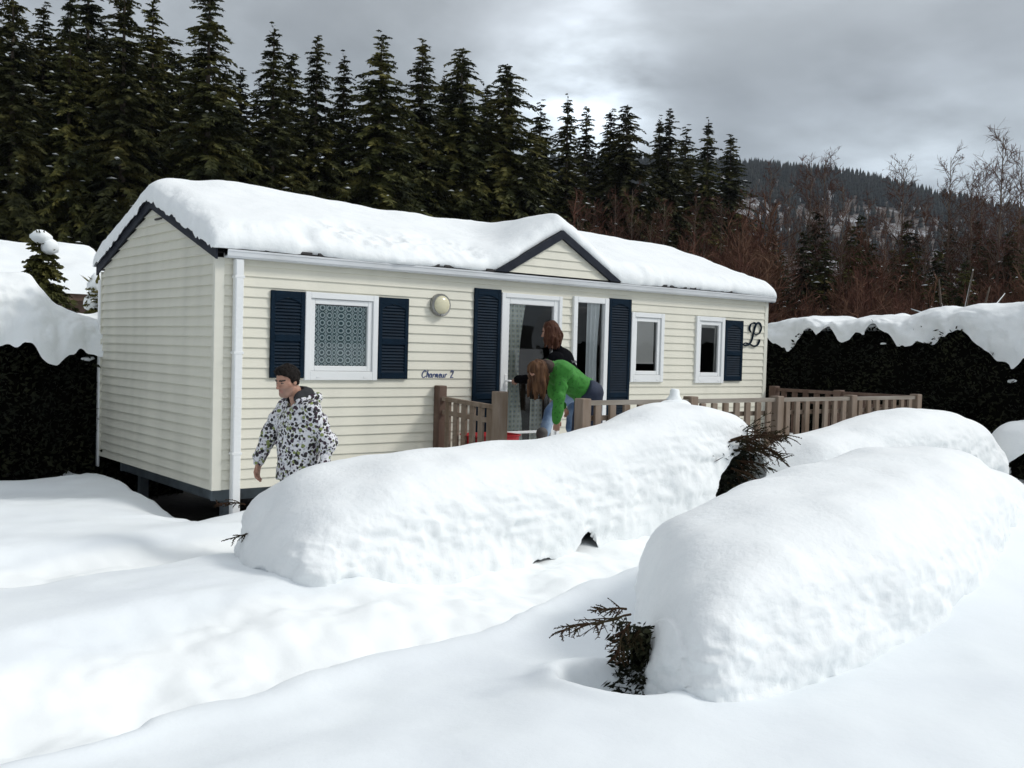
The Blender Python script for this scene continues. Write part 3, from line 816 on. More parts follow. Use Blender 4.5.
# barge boards on the end wall
def board(mb, p0, p1, dz, y0, y1, along):
    "sloping board: vertical height dz between two points (a, z), thickness y0..y1"
    (a0, z0), (a1, z1) = p0, p1
    P = lambda a, y, z: (y, a, z) if along == 'y' else (a, y, z)
    q = [P(a0, y0, z0), P(a1, y0, z1), P(a1, y0, z1 + dz), P(a0, y0, z0 + dz)]
    r = [P(a0, y1, z0), P(a1, y1, z1), P(a1, y1, z1 + dz), P(a0, y1, z0 + dz)]
    mb.quad(*q); mb.quad(*r[::-1]); mb.quad(q[0], r[0], r[1], q[1]); mb.quad(q[3], q[2], r[2], r[3]); mb.quad(q[0], q[3], r[3], r[0]); mb.quad(q[1], r[1], r[2], q[2])
AP = (HW / 2, EZ + PITCH * HW / 2)
for s in (0, 1):
    mb = MB(); e0 = (-.085, EZ - PITCH * .085) if s == 0 else (HW + .11, EZ - PITCH * .11)
    board(mb, e0, AP, 0.120, -.050, -.030, 'y'); mb.build('barge_board', M['slate'], home, fixn=True)
mb = MB()
for s in (0, 1):
    e0 = (-.085, EZ - PITCH * .085) if s == 0 else (HW + .11, EZ - PITCH * .11)
    board(mb, e0, AP, 0.10, HL + .005, HL + .04, 'y')
mb.build('barge_board', M['slate'], home, fixn=True)

RX0, RX1 = -.052, HL + .035
def roof_main(y): return EZ + 0.115 + PITCH * (HW / 2 - np.abs(y - HW / 2))
DX, DZ, DS = 4.40, 2.965, 0.552
def roof_dorm(x, y): return DZ - DS * np.abs(x - DX)
mb = MB()
for y0, y1 in ((-.09, HW / 2), (HW / 2, HW + .12)):
    a, b = float(roof_main(y0)), float(roof_main(y1))
    mb.quad((RX0, y0, a), (RX1, y0, a), (RX1, y1, b), (RX0, y1, b))
    mb.quad((RX0, y0, a - .05), (RX0, y1, b - .05), (RX1, y1, b - .05), (RX1, y0, a - .05))
# roof sheet edge that shows where the snow has drawn back: little ridges of the tile sheet
for k in range(44):
    xx = 0.05 + k * 0.2
    if 3.3 < xx < 5.6: continue
    mb.box(xx, -.10, EZ + .085, xx + .13, -.02, EZ + .110)
mb.build('roof', M['roofing'], home)
# dormer gable over the entrance
dm = MB()
siding(dm, 3.4, 5.5, 2.395, DZ - .07, lambda a, o, z: (a, -.095 - o, z), (), lambda z: (DX - (DZ - .055 - z) / DS, DX + (DZ - .055 - z) / DS))
dorm = dm.build('dormer_gable', M['siding'], home)
mb = MB()
hw = (DZ - 2.385) / DS
for s in (-1, 1):
    q4 = [(DX + s * 1.045, 2.388), (DX + s * .855, 2.388), (DX, 2.858), (DX, 2.962)]
    A4 = [(a, -.150, z) for a, z in q4]; B4 = [(a, -.112, z) for a, z in q4]
    mb.quad(*A4); mb.quad(*B4[::-1])
    for i in range(4): mb.quad(A4[i], A4[(i + 1) % 4], B4[(i + 1) % 4], B4[i])
mb.build('barge_board', M['slate'], dorm, fixn=True)
mb = MB()
yb = 1.55
mb.quad((DX - hw, -.11, 2.385), (DX, -.11, DZ), (DX, yb, DZ), (DX - hw, -.05, 2.385)); mb.quad((DX + hw, -.11, 2.385), (DX + hw, -.05, 2.385), (DX, yb, DZ), (DX, -.11, DZ))
mb.build('dormer_roof', M['roofing'], dorm)

# gutter and downpipe
mb = MB()
prof = [(-.018, 2.375), (-.030, 2.300), (-.045, 2.290), (-.105, 2.292), (-.120, 2.310), (-.124, 2.350), (-.130, 2.354), (-.130, 2.372), (-.118, 2.372), (-.112, 2.315), (-.05, 2.31), (-.03, 2.375)]
n = len(prof)
for k in range(n):
    (y0, z0), (y1, z1) = prof[k], prof[(k + 1) % n]
    mb.quad((.055, y0, z0), (HL + .06, y0, z0), (HL + .06, y1, z1), (.055, y1, z1))
for xx in (.055, HL + .06):
    for k in range(1, n - 1):
        mb.tri((xx, *prof[0]), (xx, *prof[k]), (xx, *prof[k + 1]))
mb.build('gutter', M['gutter'], home, fixn=True)
mb = MB(); mb.box(.152, -.098, -.34, .240, -.022, 2.289, .010)
for z in (.35, 1.35, 2.1): mb.box(.145, -.101, z, .247, -.014, z + .025, .002)
mb.build('downpipe', M['white'], home)
mb = MB(); mb.box(-.045, HW - .02, -.14, .0 - .018, HW + .05, 2.2, .008); mb.build('downpipe', M['white'], home)
# chassis
mb = MB()
mb.box(.16, .30, -.16, .20, HW - .25, -.002); mb.box(.16, .30, -.165, .28, HW - .25, -.155); mb.box(.155, 1.62, -.15, .16, 1.66, -.01)
mb.box(.1, .26, -.15, HL - .2, .32, -.003); mb.box(.1, HW - .5, -.15, HL - .2, HW - .44, -.003)
mb.build('chassis_beam', M['steel'], home)
for x, y in ((.35, .5), (.35, 3.0), (3, .6), (6, .6), (8.3, .6), (8.3, 3)):
    mb = MB(); mb.box(x - .1, y - .1, -.7, x + .1, y + .1, -.52); mb.box(x - .05, y - .05, -.53, x + .05, y + .05, -.1)
    mb.build('support_jack', M['steel'], home)

def frame_rect(mb, x0, z0, x1, z1, w, y0, y1, b=.006, wb=None):
    wb = wb or w
    mb.box(x0, y0, z0, x0 + w, y1, z1, b); mb.box(x1 - w, y0, z0, x1, y1, z1, b)
    mb.box(x0 + w - .001, y0 + .0015, z1 - w, x1 - w + .001, y1 - .001, z1 - .001, b); mb.box(x0 + w - .001, y0 + .0015, z0 + .001, x1 - w + .001, y1 - .001, z0 + wb, b)

def sheet(mb, x0, x1, z0, z1, y, amp, wl, ph=0.0, taper=0.0, n=60):
    rows = 8
    P = []
    for j in range(rows + 1):
        t = j / rows; z = z1 + (z0 - z1) * t
        pinch = 1 - taper * math.sin(min(1, t * 1.25) * math.pi) if taper else 1
        P.append([(x0 + (x1 - x0) * (i / n) * pinch, y + amp * math.sin(2 * math.pi * (i / n) * (x1 - x0) / wl + ph) * (0.6 + .4 * t), z) for i in range(n + 1)])
    for j in range(rows):
        for i in range(n):
            mb.quad(P[j][i], P[j][i + 1], P[j + 1][i + 1], P[j + 1][i])

def window(key, w=.085, sw=.055, kind='lace'):
    x0, z0, x1, z1 = OPEN[key]
    mb = MB(); frame_rect(mb, x0, z0, x1, z1, w - .02, -.042, .03, .005, wb=w + .01)
    for q in (.18, .82):
        xx = x0 + (x1 - x0) * q; mb.box(xx - .018, -.046, z0 + .028, xx + .018, -.040, z0 + .040, 0)
    f = mb.build('window', M['white'], home)
    mb = MB(); frame_rect(mb, x0 + w - .018, z0 + w + .012, x1 - w + .018, z1 - w + .018, sw, -.022, .032, .005)
    s = mb.build('sash', M['white'], f)
    a, b, c, d = x0 + w - .02 + sw - .01, z0 + w + .01 + sw - .01, x1 - w + .02 - sw + .01, z1 - w + .02 - sw + .01
    mb = MB(); mb.quad((a, .004, b), (c, .004, b), (c, .004, d), (a, .004, d)); mb.build('pane', M['glass'], f)
    return f, (a, b, c, d)
f, q = window('lace')
mb = MB(); sheet(mb, q[0] - .02, q[2] + .0, q[1] - .02, q[3] - .02, .040, .012, .145); mb.build('lace_curtain', M['lace'], f, smooth=True)
f, q = window('blind')
mb = MB()
zb = q[1] + .13; nsl = 24
for k in range(nsl):
    z = zb + (q[3] + .01 - zb) * k / nsl; z2 = zb + (q[3] + .01 - zb) * (k + 1) / nsl
    mb.quad((q[0] - .01, .022, z), (q[2] - .045, .022, z), (q[2] - .045, .014, z2), (q[0] - .01, .014, z2))
mb.box(q[0] - .01, .010, zb - .022, q[2] - .045, .03, zb)
mb.build('roller_blind', M['blind'], f)
f, q = window('dark')
mb = MB(); mb.box(q[0], .03, q[3] - .05, q[2], .06, q[3] + .01); mb.box(q[2] - .035, .03, q[1], q[2] - .022, .05, q[3])
mb.build('blind_rail', M['blind'], f)

# glazed door
x0, z0, x1, z1 = OPEN['door']
mb = MB(); frame_rect(mb, x0, z0, x1, z1, .055, -.05, .03, .005)
dr = mb.build('door', M['white'], home)
mb = MB(); frame_rect(mb, x0 + .045, z0 + .05, x1 - .045, z1 - .045, .085, -.032, .035, .006, wb=.14)
mb.box(x0 + .12, -.022, .44, x1 - .12, .02, .47, .004)
leaf = mb.build('door_leaf', M['white'], dr)
mb = MB(); mb.quad((x0 + .12, .006, z0 + .17), (x1 - .12, .006, z0 + .17), (x1 - .12, .006, z1 - .12), (x0 + .12, .006, z1 - .12)); mb.build('pane', M['glass'], dr)
mb = MB(); mb.box(x0 + .065, -.046, .93, x0 + .105, -.031, 1.17, .006); mb.tube([(x0 + .085, -.046, 1.09), (x0 + .085, -.085, 1.09), (x0 + .10, -.092, 1.09), (x0 + .19, -.092, 1.085)], .011, 8)
mb.build('handle', M['white'], dr, smooth=False)
mb = MB(); sheet(mb, x0 + .10, x0 + .45, .12, z1 - .10, .055, .022, .10, taper=.25); mb.build('plaid_curtain', M['plaid'], dr, smooth=True)
mb = MB(); sheet(mb, x1 - .32, x1 - .10, .12, .85, .16, .03, .10); mb.build('plaid_curtain', M['plaid'], dr, smooth=True)
# tall fixed pane beside it
x0, z0, x1, z1 = OPEN['tall']
mb = MB(); frame_rect(mb, x0, z0, x1, z1, .075, -.045, .03, .006, wb=.1)
tp = mb.build('tall_window', M['white'], home)
mb = MB(); mb.quad((x0 + .06, .004, z0 + .08), (x1 - .06, .004, z0 + .08), (x1 - .06, .004, z1 - .06), (x0 + .06, .004, z1 - .06)); mb.build('pane', M['glass'], tp)
mb = MB(); sheet(mb, x1 - .30, x1 - .08, .12, z1 - .06, .06, .022, .08, taper=.2); mb.build('curtain', M['curtain'], tp, smooth=True)

def shutter(x0, z0, x1, z1, arch=True):
    mb = MB()
    w = .048; mid = z0 + (z1 - z0) * (.46 if z1 - z0 < 1.5 else .42)
    mb.box(x0, -.040, z0, x0 + w, -.012, z1, .005); mb.box(x1 - w, -.040, z0, x1, -.012, z1, .005)
    for a, b in ((z0 + .001, z0 + .075), (mid - .035, mid + .035), (z1 - .075, z1 - .001)):
        mb.box(x0 + w - .002, -.0385, a, x1 - w + .002, -.013, b, .004)
    mb.quad((x0 + w, -.016, z0 + .05), (x1 - w, -.016, z0 + .05), (x1 - w, -.016, z1 - .05), (x0 + w, -.016, z1 - .05))
    for za, zb in ((z0 + .075, mid - .035), (mid + .035, z1 - .075)):
        n = int((zb - za) / .033); h = (zb - za) / n
        for k in range(n):
            z = za + k * h
            mb.quad((x0 + w, -.036, z), (x1 - w, -.036, z), (x1 - w, -.018, z + h * .98), (x0 + w, -.018, z + h * .98))
            mb.quad((x0 + w, -.018, z), (x1 - w, -.018, z), (x1 - w, -.036, z), (x0 + w, -.036, z))
    # arched head of the upper louvres
    zt = z1 - .075
    for k in range(10):
        t0, t1 = k / 10, (k + 1) / 10
        f = lambda t: (x0 + w + (x1 - x0 - 2 * w) * t, zt - .05 * (2 * t - 1) ** 2)
        (a0, b0), (a1, b1) = f(t0), f(t1)
        mb.quad((a0, -.0382, b0), (a1, -.0382, b1), (a1, -.0382, zt + .002), (a0, -.0382, zt + .002))
    return mb.build('shutter', M['navy'], home)
def sx_(x, d=.036): return x - d * (x + 3.99) / 9.52
for s in ((.578, 1.112, .962, 2.006), (1.856, 1.105, 2.246, 2.003), (3.165, -.02, 3.566, 2.180), (5.385, -.02, 5.800, 2.179), (7.775, 1.091, 8.190, 1.986)):
    shutter(sx_(s[0]), s[1], sx_(s[2]), s[3])

# bulkhead lamp
mb = MB(); lx, lz, lr = 2.645, 1.953, .130
def lathe_y(mb, cx, cz, prof, n=36):
    "profile of (radius, y) turned about an axis along Y"
    base = len(mb.v)
    for r, y in prof:
        for k in range(n):
            a = 2 * math.pi * k / n; mb.v.append((cx + r * math.cos(a), y, cz + r * math.sin(a)))
    for i in range(len(prof) - 1):
        for k in range(n):
            k2 = (k + 1) % n
            mb.f.append((base + i * n + k, base + i * n + k2, base + (i + 1) * n + k2, base + (i + 1) * n + k)); mb.mi.append(0)
lathe_y(mb, lx, lz, [(lr, -.012), (lr, -.06), (lr - .012, -.075), (lr - .024, -.072), (lr - .026, -.055)])
mb.box(lx - .02, -.085, lz - lr + .002, lx + .02, -.06, lz - lr + .035, .004)
lamp = mb.build('wall_lamp', M['metal'], home, smooth=False, fixn=True)
mb = MB(); lathe_y(mb, lx, lz, [((lr - .022) * math.cos(t), -.062 - .055 * math.sin(t)) for t in np.linspace(0, math.pi / 2, 10)]); mb.build('lamp_glass', M['lamp_glass'], lamp, smooth=True, fixn=True)

# lettering
def strokes(name, lines, r, x0, z0, sx, sz, y, matn, fat=None):
    mb = MB()
    for ln in lines:
        pts = [np.array(p, float) for p in ln]
        # Catmull-Rom smoothing
        out = []
        P = [pts[0]] + pts + [pts[-1]]
        for i in range(1, len(P) - 2):
            for t in np.linspace(0, 1, 6, endpoint=False):
                a, b, c, d = P[i - 1], P[i], P[i + 1], P[i + 2]
                out.append(.5 * ((2 * b) + (-a + c) * t + (2 * a - 5 * b + 4 * c - d) * t * t + (-a + 3 * b - 3 * c + d) * t ** 3))
        out.append(pts[-1])
        rad = r if fat is None else [r * (0.55 + fat * abs(math.sin(math.pi * i / (len(out) - 1) * 1.5))) for i in range(len(out))]
        mb.tube([(x0 + p[0] * sx, y, z0 + p[1] * sz) for p in out], rad, 8)
    return mb.build(name, matn, home)
G = {
    'C': ([[(.62, .82), (.50, .98), (.30, .92), (.10, .62), (.06, .28), (.20, .03), (.42, .04), (.62, .22)]], .66),
    'h': ([[(.10, .02), (.26, 1.0)], [(.14, .32), (.30, .55), (.40, .50), (.38, .10), (.48, .03)]], .50),
    'a': ([[(.40, .48), (.20, .52), (.06, .25), (.14, .03), (.30, .12), (.42, .50)], [(.42, .50), (.38, .12), (.48, .03)]], .50),
    'r': ([[(.08, .02), (.16, .50)], [(.12, .28), (.24, .50), (.36, .48)]], .38),
    'm': ([[(.06, .02), (.14, .50)], [(.10, .28), (.24, .52), (.28, .04)], [(.28, .28), (.42, .52), (.46, .04), (.56, .03)]], .62),
    'e': ([[(.08, .25), (.34, .32), (.30, .52), (.14, .48), (.06, .22), (.18, .02), (.38, .12)]], .42),
    'u': ([[(.08, .50), (.08, .10), (.20, .02), (.34, .20), (.40, .50)], [(.40, .50), (.38, .10), (.48, .03)]], .50),
    '2': ([[(.06, .78), (.16, .98), (.38, .96), (.44, .76), (.28, .40), (.04, .03), (.26, .07), (.50, .03)]], .55),
    ' ': ([], .55)}
lines = []; cx = 0
for ch in 'Charmeur 2':
    st, wd = G[ch]
    for s in st: lines.append([(cx + p[0] + p[1] * .10, p[1]) for p in s])
    cx += wd
strokes('wall_lettering', lines, .0062, 2.425, 1.122, .445 / cx, .082, -.014, M['text'])
LU = lambda u, v: (8.20 + (u - 100) * .00366, 1.975 - (v - 190) * .00212)
Lp = [[LU(*p) for p in [(148, 262), (136, 240), (142, 208), (160, 194), (172, 196)]],
      [LU(*p) for p in [(168, 268), (180, 277), (203, 262), (213, 228), (204, 198), (190, 192), (176, 208), (164, 258), (154, 312), (138, 346), (112, 356), (100, 349), (112, 338), (140, 345), (168, 358), (190, 350), (202, 326), (203, 308)]]]
strokes('initial_letter', Lp, .014, -.035, 0, 1, 1, -.028, M['navy'], fat=.6)

# ------------------------------------------------------------------ snow on the roof
nu, nv = 460, 230
t = np.linspace(-1, 1, nu); tx = np.sign(t) * (1 - (1 - np.abs(t)) ** 1.5)
t = np.linspace(-1, 1, nv); ty = np.sign(t) * (1 - (1 - np.abs(t)) ** 1.6)
ux = (tx + 1) / 2
X = RX0 - .03 + ux * (RX1 - RX0 + .05)
yfront = -.105 + .022 * vnoise(X * 1.7, X * 0, seed=7) + .010 * vnoise(X * 9, X * 0, seed=8)
yfront = yfront + sstep(.75, 1.0, X) * (1 - sstep(3.2, 3.45, X)) * (.010 + .06 * vnoise(X * 4.2, X * 0, seed=9))
uy = (ty + 1) / 2
YB = HW + .14
PX = X[:, None] + 0 * uy[None]
PY = yfront[:, None] + uy[None] * (YB - yfront[:, None])
zm = roof_main(PY); zd = roof_dorm(PX, PY)
k = .16
hh = np.clip(.5 + .5 * (zd - zm) / k, 0, 1)
base = zm + (zd - zm) * hh + k * hh * (1 - hh)
base_hard = np.maximum(zm, zd)
T = .245 + .03 * fbm(PX * .7, PY * .9, seed=15, octv=2)
T = T - .055 * np.exp(-((PX - 3.2) / 1.3) ** 2) - .05 * sstep(6.3, 8.4, PX) + .03 * np.exp(-((PX - 1.0) / 1.2) ** 2)
# slid, broken band above the gutter
band = sstep(.9, 1.5, PX) * (1 - sstep(3.1, 3.5, PX)) * (1 - sstep(.30, .62, PY - .10 * vnoise(PX * 2.2, PX * 0, seed=19)))
T = T - band * (.055 + .06 * np.abs(fbm(PX * 3.2, PY * 5.5, seed=16, octv=3)) - .02)
chip = np.exp(-(((PX - .95) / .12) ** 2 + ((PY - .02) / .14) ** 2))
T = T - .12 * chip
dx0 = PX - X[0]; dx1 = X[-1] - PX; dy0 = PY - yfront[:, None]; dy1 = YB - PY
def edge(d, r): q = np.clip(d / r, 0, 1); return (1 - (1 - q) ** 2.3) ** .5
E_ = edge(dx0, .30) * edge(dx1, .42) * edge(dy0, .26) * edge(dy1, .35)
rough = 1 - sstep(.75, 1.0, E_)
T = T * (1 + rough * .09 * fbm(PX * 5, PY * 5, seed=17, octv=3))
tt = np.maximum(T * E_, .004)
tt = tt + .012 * fbm(PX * 2.4, PY * 2.4, seed=18, octv=2) * E_
PZ = np.maximum(base * E_ + base_hard * (1 - E_), base_hard) + tt
bul = 4 * E_ * (1 - E_)
PX2 = PX - .035 * bul * (dx0 < .3) + .045 * bul * (dx1 < .42)
PY2 = PY - .035 * bul * (dy0 < .26) + .05 * bul * (dy1 < .35)
PZ = PZ - (.022 + .022 * vnoise(PY * 9, PX * 0, seed=71) + .016 * vnoise(PY * 23, PX * 0, seed=72)) * np.exp(-(dx0 / .045) ** 2) * (E_ < .6)
rs = thing('roof_snow', 'thick smooth blanket of snow lying over the caravan roof', 'snow blanket', (4.3, 1.7, 2.5))
np_mesh('snow_layer', np.stack([PX2, PY2, PZ], -1).reshape(-1, 3), grid_faces(nu, nv), M['snow_rough'], rs)

# ------------------------------------------------------------------ deck with railing
deck = thing('wooden_deck', 'weathered wooden deck with slatted railing and open gateway at the door', 'deck', (5.7, -1.2, 0))
DX0, DX1, DY = 2.60, 8.86, -2.40
mb = MB()
y = -.03
while y > DY - .02:
    mb.box(DX0, y - .135, -.035, DX1, y, .0, .004); y -= .142
mb.build('deck_floor', M['dark_wood'], deck)
mb = MB()
mb.box(DX0, DY - .03, -.18, DX1, DY, -.037)
mb.box(DX0, DY, -.18, DX0 + .03, -.03, -.037)
for x in np.arange(DX0 + .1, DX1, 1.0): mb.box(x, -2.3, -.68, x + .09, -2.2, -.037)
mb.build('deck_frame', M['dark_wood'], deck)
def post(x, y, top, w=.115, mt='wood'):
    mb = MB(); mb.box(x - w / 2, y - w / 2, -.03, x + w / 2, y + w / 2, top, .008); return mb.build('post', M[mt], deck)
def rail_box(p0, p1, z0, z1, w, mt='rail_wood', h=.036, name='rail'):
    mb = MB()
    p0 = np.array(p0, float); p1 = np.array(p1, float); d = p1 - p0; d /= np.linalg.norm(d); n_ = np.array([-d[1], d[0]]) * w / 2
    a, b = p0 + n_, p1 + n_; c, e_ = p1 - n_, p0 - n_
    B = [(*a, z0), (*b, z1), (*c, z1), (*e_, z0)]; Tt = [(q[0], q[1], q[2] + h) for q in B]
    mb.quad(*B[::-1]); mb.quad(*Tt)
    for i in range(4): mb.quad(B[i], B[(i + 1) % 4], Tt[(i + 1) % 4], Tt[i])
    return mb.build(name, M[mt], deck, fixn=True)
def baluster(x, y, top, along, mt='wood', w=.085):
    mb = MB(); a, b = (w / 2, .016) if along == 'x' else (.016, w / 2)
    mb.box(x - a, y - b, .05, x + a, y + b, top, .004); return mb.build('baluster', M[mt], deck)
def panel(p0, p1, zr0, zr1, nb, along, mt='wood', rmt='rail_wood', out=0.0):
    rail_box(p0, p1, zr0, zr1, .055, rmt, .045)
    off = np.array([0, out]) if along == 'x' else np.array([out, 0])
    rail_box(np.array(p0) - off * .6, np.array(p1) - off * .6, zr0 - .155, zr1 - .155, .03, mt, .05)
    rail_box(np.array(p0) - off * .6, np.array(p1) - off * .6, .09, .09, .03, mt, .06)
    for i in range(nb):
        t = (i + .62) / (nb + .24)
        x = p0[0] + (p1[0] - p0[0]) * t; y = p0[1] + (p1[1] - p0[1]) * t
        baluster(x + off[0] * .3, y + off[1] * .3, zr0 + (zr1 - zr0) * t - .002, along, mt)
# panel beside the steps
post(2.65, -.075, 1.035, .11, 'dark_wood'); post(2.65, -1.17, 1.02, .13)
panel((2.65, -.14), (2.65, -1.10), .865, .825, 6, 'y', 'wood', 'wood')
# front
fx = [2.70, 4.27, 5.78, 7.30, 8.86]
for i, x in enumerate(fx): post(x, DY, 1.012 if i != 1 else 1.02, .12)
for a, b in zip(fx[:-1], fx[1:]): panel((a + .06, DY), (b - .06, DY), .945, .945, 7, 'x', out=-.05)
# far end
post(8.86, -.10, 1.02, .12, 'dark_wood'); post(8.86, -1.22, 1.01, .12, 'dark_wood')
panel((8.86, -.16), (8.86, -1.16), .945, .945, 5, 'y', 'dark_wood', 'dark_wood'); panel((8.86, -1.28), (8.86, DY + .06), .945, .945, 5, 'y', 'dark_wood', 'dark_wood')
# snow on the deck
ds = thing('deck_snow', 'trampled snow lying on the deck boards behind the railing', 'snow', (5.5, -1.2, 0))
nx, ny = 170, 70
xx = np.linspace(DX0 - .05, DX1 + .02, nx); yy = np.linspace(-.06, DY - .04, ny)
A, B = np.meshgrid(xx, yy, indexing='ij')
Z = .16 + .05 * fbm(A * 1.8, B * 1.8, seed=25, octv=3) + .20 * np.exp(-(((A - 3.55) / .33) ** 2 + ((B + 1.0) / .38) ** 2)) + .45 * sstep(-1.75, -2.3, B) * sstep(3.3, 4.3, A) * (1 - sstep(5.2, 6.5, A)) + .16 * sstep(4.5, 6, A)
ed = np.minimum.reduce([A - A.min(), A.max() - A, B - B.min(), B.max() - B]); Z = np.minimum(Z, 0.005 + Z * np.clip(ed / .12, 0, 1) ** .5)
np_mesh('snow_layer', np.stack([A, B, Z], -1).reshape(-1, 3), grid_faces(nx, ny, flip=True), M['snow_rough'], ds)
# little cap of snow on the railing
st = thing('snow_tuft', 'small upright tuft of snow standing on the front railing', 'snow')
mb = MB()
def blob(mb, c, r, seed, n=14):
    for i in range(n + 1):
        pass
    base = len(mb.v); rings = 9
    for i in range(rings + 1):
        th = math.pi * i / rings
        for k in range(12):
            ph = 2 * math.pi * k / 12
            d = np.array([math.sin(th) * math.cos(ph), math.sin(th) * math.sin(ph), math.cos(th)])
            w = 1 + .18 * float(vnoise(np.array([d[0] * 1.9 + seed]), np.array([d[1] * 1.9]), np.array([d[2] * 1.9]), seed)[0])
            mb.v.append(tuple(np.array(c) + d * np.array(r) * w))
    for i in range(rings):
        for k in range(12):
            k2 = (k + 1) % 12
            mb.f.append((base + i * 12 + k, base + (i + 1) * 12 + k, base + (i + 1) * 12 + k2, base + i * 12 + k2)); mb.mi.append(0)
mb.tube([(3.97, DY - .03, .93), (3.975, DY - .03, .99), (3.985, DY - .025, 1.03), (3.99, DY - .02, 1.08), (3.993, DY - .02, 1.10)], [.13, .085, .055, .050, .040], 12); blob(mb, (3.90, DY - .10, .90), (.24, .12, .10), 5); blob(mb, (4.06, DY - .06, .93), (.10, .08, .06), 8)
o = mb.build('snow_tuft', M['snow'], st, smooth=True)
# red tub
sl_ = thing('red_tub', 'red plastic tub standing on the deck behind the short railing panel', 'tub', (3.1, -.62, .15))
mb = MB()
def tub(mb, cx, cy, z0, z1, lx, ly, fl=1.12):
    n = 28; rings = []
    for (z, s) in ((z0, 1.0), (z1, fl), (z1 + .01, fl + .06), (z1 + .022, fl + .06), (z1 + .02, fl), (z0 + .02, .96)):
        base = len(mb.v); rings.append(base)
        for k in range(n):
            a = 2 * math.pi * k / n; c, s_ = math.cos(a), math.sin(a)
            mb.v.append((cx + lx * s * np.sign(c) * abs(c) ** .5, cy + ly * s * np.sign(s_) * abs(s_) ** .5, z))
    for a, b in zip(rings[:-1], rings[1:]):
        for k in range(n):
            k2 = (k + 1) % n; mb.f.append((a + k, a + k2, b + k2, b + k)); mb.mi.append(0)
    mb.f.append(tuple(rings[0] + k for k in range(n))[::-1]); mb.mi.append(0); mb.f.append(tuple(rings[-1] + k for k in range(n))); mb.mi.append(0)
tub(mb, 2.98, -.60, .22, .49, .28, .20); mb.build('tub_body', M['red'], sl_, smooth=False)

# ------------------------------------------------------------------ spruces
def make_spruce(seed, H, Rm, levels, name, label, group, dens=1.0, mt='spruce', snow=75, pw=.80, fine=1.0, tw=1.0):
    r = random.Random(seed); rn = np.random.default_rng(seed)
    root = thing(name, label, 'tree', (0, 0, 0), group)
    mb = MB(); mb.tube([(0, 0, -.5), (.02, 0, H * .5), (0, .01, H * .99)], [H * .013, H * .008, H * .001], 7); mb.build('trunk', M['bark'], root)
    quads = []; snowp = []
    zs = [H * (.05 + .94 * (i / levels) ** .93) for i in range(levels)]
    for li, z in enumerate(zs):
        tz = z / H
        rad = Rm * (1 - tz) ** pw * (0.80 + .34 * r.random()) * (1 if tz > .12 else .75) + .05
        nb = max(4, int((9 if tz < .75 else 7) * dens))
        a0 = r.random() * 6.28
        for b in range(nb):
            az = a0 + 2 * math.pi * b / nb + r.gauss(0, .18)
            L = rad * r.uniform(.58, 1.22)
            if r.random() < .06: L *= .5
            slope = 0.50 * (tz - .45) + r.gauss(0, .07); droop = (.72 - .34 * tz) * r.uniform(.7, 1.2); tip = .30 * (1 - tz)
            ca, sa = math.cos(az), math.sin(az)
            z0 = z + r.gauss(0, H * .018)
            ns = max(5, int((13 * min(1, L / 1.6) + 4) * fine * (1.3 if H > 10 else 1.0)))
            for i in range(ns):
                s = (i + .6) / ns
                rr = L * s; zz = z0 + slope * rr - droop * L * s * s + tip * L * max(0, s - .6) ** 2 * 2.2
                p = np.array([ca * rr, sa * rr, zz])
                for sd in (-1, 1, 0):
                    if sd == 0 and r.random() < .35: continue
                    LL = (.20 + .34 * L * (1 - .55 * s)) * r.uniform(.55, 1.15) * (.42 if sd == 0 else .60)
                    LL = min(LL, .85) * tw
                    out = r.uniform(.35, .9); lat = sd * r.uniform(.4, 1.0); dn = -r.uniform(.35, 1.25) * (1.25 - tz)
                    if sd == 0: out, lat, dn = .35, r.gauss(0, .3), -r.uniform(.7, 1.1)
                    d = np.array([ca * out - sa * lat, sa * out + ca * lat, dn]); d /= np.linalg.norm(d)
                    w = np.cross(d, rn.normal(size=3)); w /= np.linalg.norm(w) + 1e-6
                    ww = LL * r.uniform(.085, .155) + .012
                    a = p + d * LL * .42
                    quads.append((p, a + w * ww, p + d * LL, a - w * ww))
            # the leader of the branch
            tipp = np.array([ca * L, sa * L, z0 + slope * L - droop * L + tip * L * .35])
            st = np.array([0, 0, z0]); mid = (st + tipp) / 2 + np.array([0, 0, droop * L * .22])
            quads.append((st, mid + np.array([-sa, ca, 0]) * .03, tipp, mid - np.array([-sa, ca, 0]) * .03))
            if r.random() < .20 and .1 < tz < .88: snowp.append((ca * L * .82, sa * L * .82, z0 + slope * L * .82 - droop * L * .62 + .05, az))
    # feathery leader
    for i in range(14):
        z = H * (.955 + .045 * i / 14); a = r.random() * 6.28; LL = .30 * (1 - i / 16) + .06
        d = np.array([math.cos(a), math.sin(a), .75]); d /= np.linalg.norm(d); w = np.cross(d, (0, 0, 1.0)); w /= np.linalg.norm(w)
        p = np.array([0, 0, z]); quads.append((p, p + d * LL * .5 + w * .03, p + d * LL, p + d * LL * .5 - w * .03))
    V = np.array(quads).reshape(-1, 3); Fq = np.arange(len(V)).reshape(-1, 4)
    np_mesh('crown', V, Fq, M[mt], root, smooth=False)
    if snow:
        mb = MB(); r.shuffle(snowp)
        for (x, y, z, az) in snowp[:snow]:
            s = r.uniform(.03, .11)
            c, sn = math.cos(az), math.sin(az)
            pts = []
            for k in range(7):
                an = 2 * math.pi * k / 7; u, v = math.cos(an) * s * r.uniform(1.2, 2.8), math.sin(an) * s * r.uniform(.6, 1.1)
                pts.append((x + c * u - sn * v, y + sn * u + c * v, z - .04 * abs(u)))
            for k in range(7): mb.tri(pts[k], pts[(k + 1) % 7], (x, y, z + s * .55))
        mb.build('snow_clumps', M['snow'], root)
    return root

